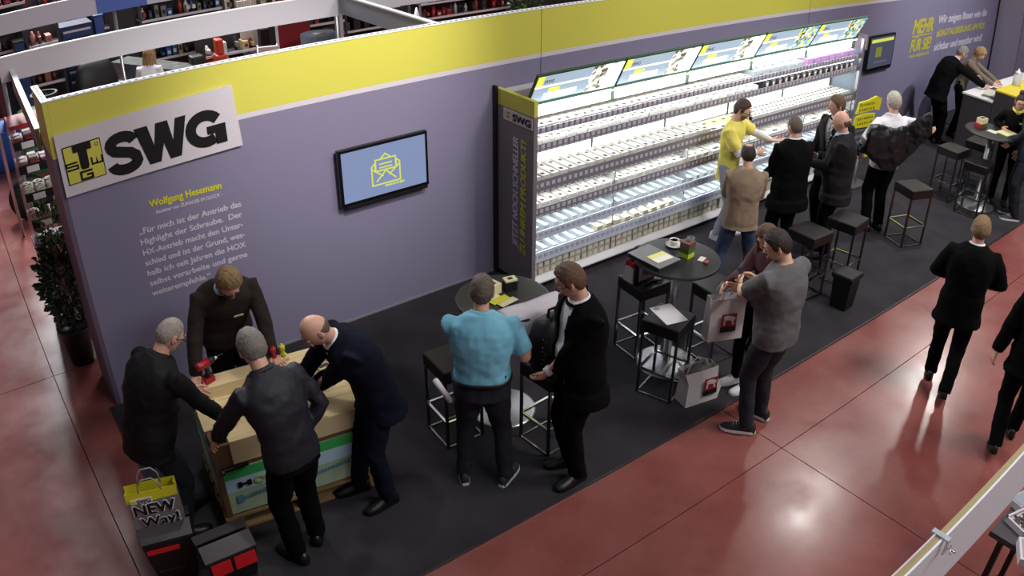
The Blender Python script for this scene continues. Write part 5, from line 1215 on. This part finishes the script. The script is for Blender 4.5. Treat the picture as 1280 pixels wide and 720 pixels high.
rack('low rack of machine parts behind the wall, in front of the white folding stand', 'machine_part', 'dark or orange part on the low rack behind the yellow band', 'parts on the low rack behind the yellow band', 3.45, 4.45, 7.2, (.5, .8, 1.1), 'mix', m_rd, w=.12, hh=.26)
rack('rack of dark cases between the dark red panel and the post', 'goods_item', 'dark case on the rack beside the upright post', 'dark cases beside the upright post', 6.3, 7.6, 7.8, (.6, .95, 1.3), 'dark', m_rd, w=.2, hh=.3)
# single big things in the hall
t = thing('partition_panel', 'dark red partition panel behind the yellow band', 'panel', (4.72, 7.0, 0)); B().box(0, .60, 0, .05, .05, 2.1).build('panel', M('panel_dark_red', (120, 10, 24), .5), t); B().box(-.14, -.05, 0, .05, 0, 2.1).build('side_stile', m_black, t); B().box(-.05, 0, -.01, .05, 0, 2.1).build('white_edge', m_strip, t)
t = thing('partition_panel', 'pale striped partition left of the dark red panel', 'panel', (4.2, 7.4, 0)); 
for k in range(3): B().box(.12*k, .12*k+.10, 0, .05, 0, 1.9).build('slat', M('pale_slat', (200, 190, 180), .6), t)
t = thing('drawer_cabinet', 'blue cabinet with white edged drawers between the header boards', 'cabinet', (1.18, 7.2, 0)); m_cb = M('cabinet_blue', (34, 60, 110), .5)
B().box(0, .52, 0, .5, 0, 2.05).build('cabinet_body', M('cabinet_navy', (22, 34, 66), .5), t)
for k in range(6):
    d = B().box(.03, .49, -.02, 0, 1.06+.16*k, 1.19+.16*k).build('drawer', m_cb, t); B().box(.04, .48, -.03, -.02, 1.15+.16*k, 1.18+.16*k).build('drawer_edge', m_strip, d)
t = thing('column_panel', 'blue column beside the drawer cabinet', 'panel', (1.74, 7.2, 0)); B().box(0, .14, 0, .3, 0, 2.1).build('column_body', M('column_blue', (44, 78, 150), .5), t); B().box(-.01, .15, -.01, .31, 2.1, 2.13).build('cap', m_cb, t)
t = thing('column_panel', 'dark blue column at the far left between the header boards', 'panel', (.42, 7.0, 0)); B().box(0, .15, 0, .3, 0, 2.0).build('column_body', m_cb, t); B().box(-.01, .16, -.01, .31, 2.0, 2.03).build('cap', m_black, t)
# green garden machine
t = thing('garden_machine', 'green wheeled garden machine at the upper left behind the booth', 'machine', (.10, 5.4, 0)); m_gr = M('machine_green', (40, 96, 52), .45)
B().box(0, 1.0, -.35, .35, .55, .95).build('deck', m_gr, t, .05); B().box(.05, .55, -.3, .3, .95, 1.35).build('hood', m_gr, t, .08); B().box(.6, .95, -.3, .3, .95, 1.15).build('seat', m_black, t, .04)
for x in (-.05, .8):
    b = B(); mt = Matrix.Translation((x, -.42, .30)) @ Matrix.Rotation(PI/2, 4, 'X'); b.lathe([(.12, -.07), (.30, -.07), (.31, 0), (.30, .07), (.12, .07)], n=24, mat=mt); w_ = b.build('wheel', m_black, t); B().lathe([(.11, -.075), (.11, .075)], n=16, mat=mt).build('hub', m_gr, w_)
B().tube([(.55, 0, 1.2), (.50, 0, 1.5), (.48, 0, 1.52)], .02, 8).build('steering_column', m_black, t); b = B(); ribbon(b, [(.18*math.cos(a), .18*math.sin(a)) for a in [2*PI*k/18 for k in range(18)]], .03, lambda u, v, w: (.46+u, v, 1.52+w), .03, closed=True); b.build('steering_wheel', m_black, t)
t = thing('crate', 'bright blue crate on the floor at the far left', 'crate', (.0, 7.6, 0)); B().box(-.3, .3, -.3, .3, 0, .5).build('crate_body', M('crate_blue', (36, 96, 190), .5), t, .02); B().box(-.32, .32, -.32, .32, .5, .54).build('rim', M('crate_blue'), t, .01)
t.scale = (1.15, 1.15, 1.2)
t = thing('partition_panel', 'long dark grey backdrop partition added behind all racks', 'panel', (-1, 10.6, 0)); B().box(0, 18, 0, .05, 0, 2.6).build('panel', M('panel_charcoal', (46, 44, 50), .7), t); B().box(0, 18, -.02, 0, 0, .1).build('foot_rail', m_black, t)  # backdrop added to darken the bright floor gaps between the racks
# black armchair back
t = thing('armchair', 'large black rounded chair back behind the yellow band', 'chair', (1.56, 6.7, 0), R(200)); b = B(); b.loft([[(.36*k*math.cos(a), .13*k*math.sin(a)-.02*i, z) for a in [2*PI*q/24 for q in range(24)]] for i, (z, k) in enumerate(((.75, .7), (.85, .95), (1.15, 1.05), (1.4, .95), (1.52, .7), (1.56, .3)))]); b.build('backrest', m_black, t)
B().box(-.3, .3, -.05, .5, .62, .74).build('seat', m_black, t, .04); B().lathe([(.03, .05), (.03, .62)], (0, .2, 0), 10).build('column', m_chrome, t)
for k in range(5): a = 2*PI*k/5; B().tube([(0, .2, .06), (.3*math.cos(a), .2+.3*math.sin(a), .03)], .022, 6).build('leg', m_chrome, t)
# sales counter of the neighbour, hand truck and folding stand
t = thing('display_counter', 'long pale sales counter running away behind the wall', 'counter', (2.6, 6.4, 0), R(-64)); B().box(-1.6, 1.2, 0, .5, 0, .9).build('counter_body', M('counter_grey', (150, 144, 140), .5), t); B().box(-1.62, 1.22, -.02, .52, .9, .94).build('counter_top', M('counter_pale', (190, 184, 178), .4), t); B().box(-1.5, 1.1, .06, .44, .94, 1.22).build('glass_case', M('case_glass', (110, 112, 108), .15, noise=.5, nscale=10), t)
for nm_, lb, x, y, h in (('pressure_washer', 'orange red upright machine with white label behind the yellow band', 3.10, 6.5, 1.35), ('pressure_washer', 'slim orange red machine right of the labelled one', 3.62, 6.9, 1.45)):
    t = thing(nm_, lb, 'machine', (x, y, 0)); m_or = M('machine_orange', (196, 62, 36), .5); w = .15 if 'label' in lb and x < 3.3 else .09
    B().box(-w, w, -.12, .12, .12, h-.25).build('housing', m_or, t, .03); B().box(-w*.7, w*.7, -.10, .10, h-.25, h).build('head', m_black if x < 3.3 else m_or, t, .03)
    for s_ in (-1, 1): B().lathe([(.10, -.025), (.10, .025)], n=16, mat=Matrix.Translation((s_*(w+.02), .05, .10)) @ Matrix.Rotation(PI/2, 4, 'Y')).build('wheel', m_black, t)
    if x < 3.3: B().box(-.06, .06, -.125, -.12, .72, .86).build('label_plate', m_strip, t); lettering('A', m_black, -.03, .03, .75, .07, lambda u, v, w_: (u, -.127-w_, v), t, .03)
t = thing('folding_stand', 'white slanted board on a grey folding stand behind the yellow band', 'stand', (4.35, 6.6, 0), R(-20))
mt = Matrix.Translation((0, 0, 1.0)) @ Matrix.Rotation(R(40), 4, 'X'); B().box(-.16, .16, -.02, 0, 0, .4, 0, mt).build('board', m_white, t)
for s_ in (-1, 1): B().tube([(s_*.16, -.25, 0), (s_*.16, .1, 1.25)], .012, 6).build('leg', m_alu, t); B().tube([(s_*.16, .35, 0), (s_*.16, -.02, 1.05)], .012, 6).build('leg', m_alu, t)
t = thing('trestle', 'thin metal trestle before the dark cases', 'stand', (5.85, 5.6, 0))
for s_ in (-1, 1): B().tube([(s_*.14, 0, .9), (0, 0, 1.35)], .012, 6).build('leg', m_alu, t); B().tube([(s_*.14, 0, .9), (s_*.22, 0, 0)], .012, 6).build('leg', m_alu, t)
t = thing('fur_rug', 'dark blue padded roll behind the upright post', 'roll', (5.1, 6.2, 0)); B().tube([(0, 0, .0), (0, 0, 1.4)], .3, 18).build('roll_body', M('padded_navy', (26, 30, 44), .8, bump=.5, bscale=20), t); B().tube([(0, 0, 1.38), (0, 0, 1.41)], .12, 12).build('core', m_dkgrey, t)
t = thing('pennant_stand', 'white pointed paper cone standing in the hall', 'stand', (7.05, 6.3, 0)); B().lathe([(.12, 1.15), (.01, 1.55)], n=12).build('cone', m_white, t); B().lathe([(.012, 0), (.012, 1.15)], n=8).build('pole', m_alu, t)
# green plant at the top, right of the racks
def leaf_cluster(name, parent, n, c, r, mats, size, seed, squash=1.3):
    rnd = random.Random(seed); b = B()
    for k in range(n):
        u = Vector((rnd.gauss(0, 1), rnd.gauss(0, 1), rnd.gauss(0, 1))).normalized(); q = rnd.uniform(.45, 1)
        p = Vector(c)+Vector((u.x*r*q, u.y*r*q, u.z*r*q*squash)); d = (u+Vector((rnd.uniform(-.6, .6), rnd.uniform(-.6, .6), rnd.uniform(-.2, .8)))).normalized(); s_ = d.cross(Vector((rnd.uniform(-1, 1), rnd.uniform(-1, 1), rnd.uniform(-1, 1)))).normalized(); L = size*rnd.uniform(.7, 1.2); n_ = d.cross(s_)
        b.add([p, p+d*L*.35+s_*L*.26-n_*L*.03, p+d*L*.75+s_*L*.2, p+d*L, p+d*L*.75-s_*L*.2, p+d*L*.35-s_*L*.26-n_*L*.03, p+d*L*.5+n_*L*.06], [(0, 1, 6), (1, 2, 6), (2, 3, 6), (3, 4, 6), (4, 5, 6), (5, 0, 6)], rnd.randrange(len(mats)), True)
    o = b.build(name, mats, parent); o['kind'] = 'stuff'; return o
m_lf = [M('leaf_dark', (20, 34, 18), .25, spec=.8), M('leaf_green', (34, 56, 26), .3, spec=.8), M('leaf_light', (70, 100, 40), .35)]
t = thing('potted_shrub', 'dark green potted shrub behind the left end of the purple wall', 'plant', (-.13, .96, 0))
B().lathe([(.12, 0), (.17, .38), (.18, .40), (.165, .40), (.16, .36), (0, .36)], n=24).build('pot', M('pot_black', (22, 21, 24), .35), t); B().lathe([(0, .35), (.158, .35)], n=16).build('soil', M('soil', (40, 30, 24), .9), t)
B().tube([(0, 0, .35), (.01, .02, .7), (.0, .0, 1.3)], [.02, .015, .008], 8).build('stem', m_ply, t)
leaf_cluster('foliage', t, 900, (0, 0, .88), .22, m_lf[:2], .075, 3, 2.2); leaf_cluster('foliage_top', t, 120, (.03, 0, 1.45), .12, m_lf[1:], .07, 4, 2.)
t = thing('potted_shrub', 'green shrub in the hall at the upper edge right of the racks', 'plant', (9.95, 6.9, 0)); B().lathe([(.14, 0), (.18, .4), (.16, .4), (0, .38)], n=18).build('pot', M('pot_black'), t); B().tube([(0, 0, .38), (0, 0, 1.0)], .02, 8).build('stem', m_ply, t); leaf_cluster('foliage', t, 260, (0, 0, 1.1), .34, m_lf, .13, 5, 1.2)
# dark partition beyond the wall, top centre
t = thing('partition_panel', 'black partition panel at the top centre beyond the yellow band', 'panel', (10.6, 6.4, 0)); B().box(0, 5.5, 0, .05, 0, 2.4).build('panel', m_black, t); B().box(0, 5.5, -.02, 0, .0, .1).build('foot_rail', m_dkgrey, t)
t = thing('wire_stand', 'white wire frame before the black partition', 'stand', (10.9, 6.2, 0))
b = B(); b.tube([(0, 0, .9), (.2, 0, 1.02), (.45, 0, 1.02), (.6, 0, .9)], .012, 6); b.build('hoop', m_white, t); B().tube([(0, 0, 0), (0, 0, .9)], .012, 6).build('leg', m_white, t); B().tube([(.6, 0, 0), (.6, 0, .9)], .012, 6).build('leg', m_white, t)

# retail tower at the left end behind the wall
t = thing('goods_tower', 'narrow retail tower with five trays and price cards left of the booth wall', 'shelving', (-.05, 1.75, 0))
B().box(-.18, .32, -.2, .3, 0, .86).build('base_cabinet', m_black, t)
B().box(-.19, .33, -.21, .31, .86, .93).build('white_rim', m_strip, t); B().box(-.19, .33, -.212, .31, .93, .95).build('red_rim', m_red, t)
B().box(.30, .33, -.2, .3, .95, 2.25).build('rear_side', m_dkgrey, t)
for sx in (-.18, .30): B().box(sx, sx+.012, -.19, .3, .95, 2.22).build('clear_side', M('clear_side', (190, 200, 205), .1, alpha=.25), t)
trays = (.97, 1.24, 1.52, 1.80, 2.04)
for z in trays:
    B().box(-.17, .32, -.19, .3, z-.012, z).build('tray', m_dkgrey, t); B().box(-.175, .32, -.215, -.19, z-.02, z+.06).build('tray_front', m_black, t)
    for k in range(2): B().box(-.10+.22*k, .02+.22*k, -.22, -.215, z-.012, z+.05).build('price_card', m_white, t)
B().box(-.18, .32, -.2, .2, 2.22, 2.26).build('top_board', m_red, t)
gm = [M('tower_goods_grey', (96, 104, 112), .5, noise=.3, nscale=30), M('tower_goods_pink', (180, 130, 130), .5, noise=.2, nscale=30), M('tower_goods_cream', (206, 200, 186), .5), M('tower_goods_red', (150, 70, 66), .4, noise=.6, nscale=40), M('tower_goods_dark', (130, 40, 44), .5, noise=.5, nscale=40)]
names_ = ('grey packet', 'pink round packet', 'cream round roll', 'red and silver packet', 'red packet')
for i, z in enumerate(trays):
    for a in range(4):
        for c in range(3):
            g = thing(('grey_packet', 'pink_roll', 'cream_roll', 'silver_packet', 'red_packet')[i], names_[i]+' in the tray of the retail tower left of the wall', 'roll' if i in (1, 2) else 'packet', (-.05-.12+.115*a, 1.75-.13+.12*c, z+.001), 0, names_[i]+'s in the retail tower')
            if i in (1, 2): B().lathe([(.02, 0), (.048, 0), (.052, .03), (.048, .06), (.02, .06), (.018, .02)], n=14).build('roll_body', gm[i], g)
            else: B().box(-.045, .045, -.05, .05, 0, .05+.02*(a % 2)).build('packet_body', gm[i], g, .006)
# ================================================================== foreground at the lower right
t = thing('foreground_fascia', 'pale header board with chipboard edge crossing the lower right corner', 'header', (0, -6.06, 0))
B().box(1.0, 4.6, -.022, 0, 2.2, 2.5).build('chipboard', wood('chipboard', (176, 160, 118), (150, 132, 90), (20, 20, 20)), t)
B().box(1.0, 4.6, -.030, -.022, 2.15, 2.5).build('white_face', M('fascia_near', (226, 230, 236), .4), t)
B().box(4.5, 4.56, -.03, .03, 0, 2.2).build('post', m_alu, t)
B().box(1.0, 1.56, .0, .006, 2.38, 2.505).build('front_strip', m_strip, t)
cl = thing('clamp', 'clear plastic clamp with a small screw on the foreground header board', 'clamp', (1.56, -6.06, 2.5))
m_cl = M('clear_clamp', (205, 212, 220), .15, alpha=.7)
B().box(-.012, .012, -.05, .02, 0, .008).build('bridge', m_cl, cl); B().box(-.012, .012, .008, .014, -.05, .0).build('front_jaw', m_cl, cl); B().box(-.012, .012, -.05, -.044, -.06, .0).build('rear_jaw', m_cl, cl)
B().tube([(-.02, -.075, -.03), (.02, -.055, -.03)], .003, 6).build('screw_bar', m_chrome, cl); B().tube([(0, -.085, -.03), (0, -.05, -.03)], .003, 6).build('screw', m_chrome, cl)
tt = thing('sample_tray', 'white framed tray of small metal parts at the lower right edge', 'tray', (3.90, -5.95, .90), R(-18)); B().box(-.13, .13, -.09, .09, 0, .02).build('tray_floor', m_strip, tt)
for a in ((-.13, .13, -.09, -.075), (-.13, .13, .075, .09), (-.13, -.115, -.09, .09), (.115, .13, -.09, .09)): B().box(a[0], a[1], a[2], a[3], .02, .045).build('rim', m_strip, tt)
o = B(); rnd = random.Random(3)
for k in range(60): o.cbox((rnd.uniform(-.10, .10), rnd.uniform(-.06, .06), .028), (.03, .008, .008), 0, rnd.uniform(0, 3))
o.build('metal_parts', M('small_parts', (110, 100, 92), .4, .6), tt, kind='stuff')
t = thing('side_table', 'dark display table carrying the tray at the lower right', 'table', (3.95, -6.0, 0)); B().box(-.30, .45, -.5, .20, .86, .90).build('table_top', m_dkgrey, t)
for x, y in ((-.22, .12), (.4, .12), (-.22, -.4), (.4, -.4)): B().box(x-.02, x+.02, y-.02, y+.02, 0, .86).build('leg', m_black, t)
t = thing('paper_pack', 'white folded pack on the dark table at the bottom right corner', 'box', (3.62, -6.08, .901), R(30)); B().box(-.10, .10, -.06, .06, 0, .06).build('pack', m_strip, t, .004); B().box(-.08, .08, -.04, .04, .06, .064).build('flap', m_fgrey, t)
t = thing('sample_tray', 'second pale tray partly outside the right edge', 'tray', (4.02, -5.83, .90), R(-14)); B().box(-.06, .12, -.05, .05, 0, .05).build('tray_floor', m_strip, t); B().box(-.05, .11, -.04, .04, .05, .055).build('tray_lid', m_fgrey, t)
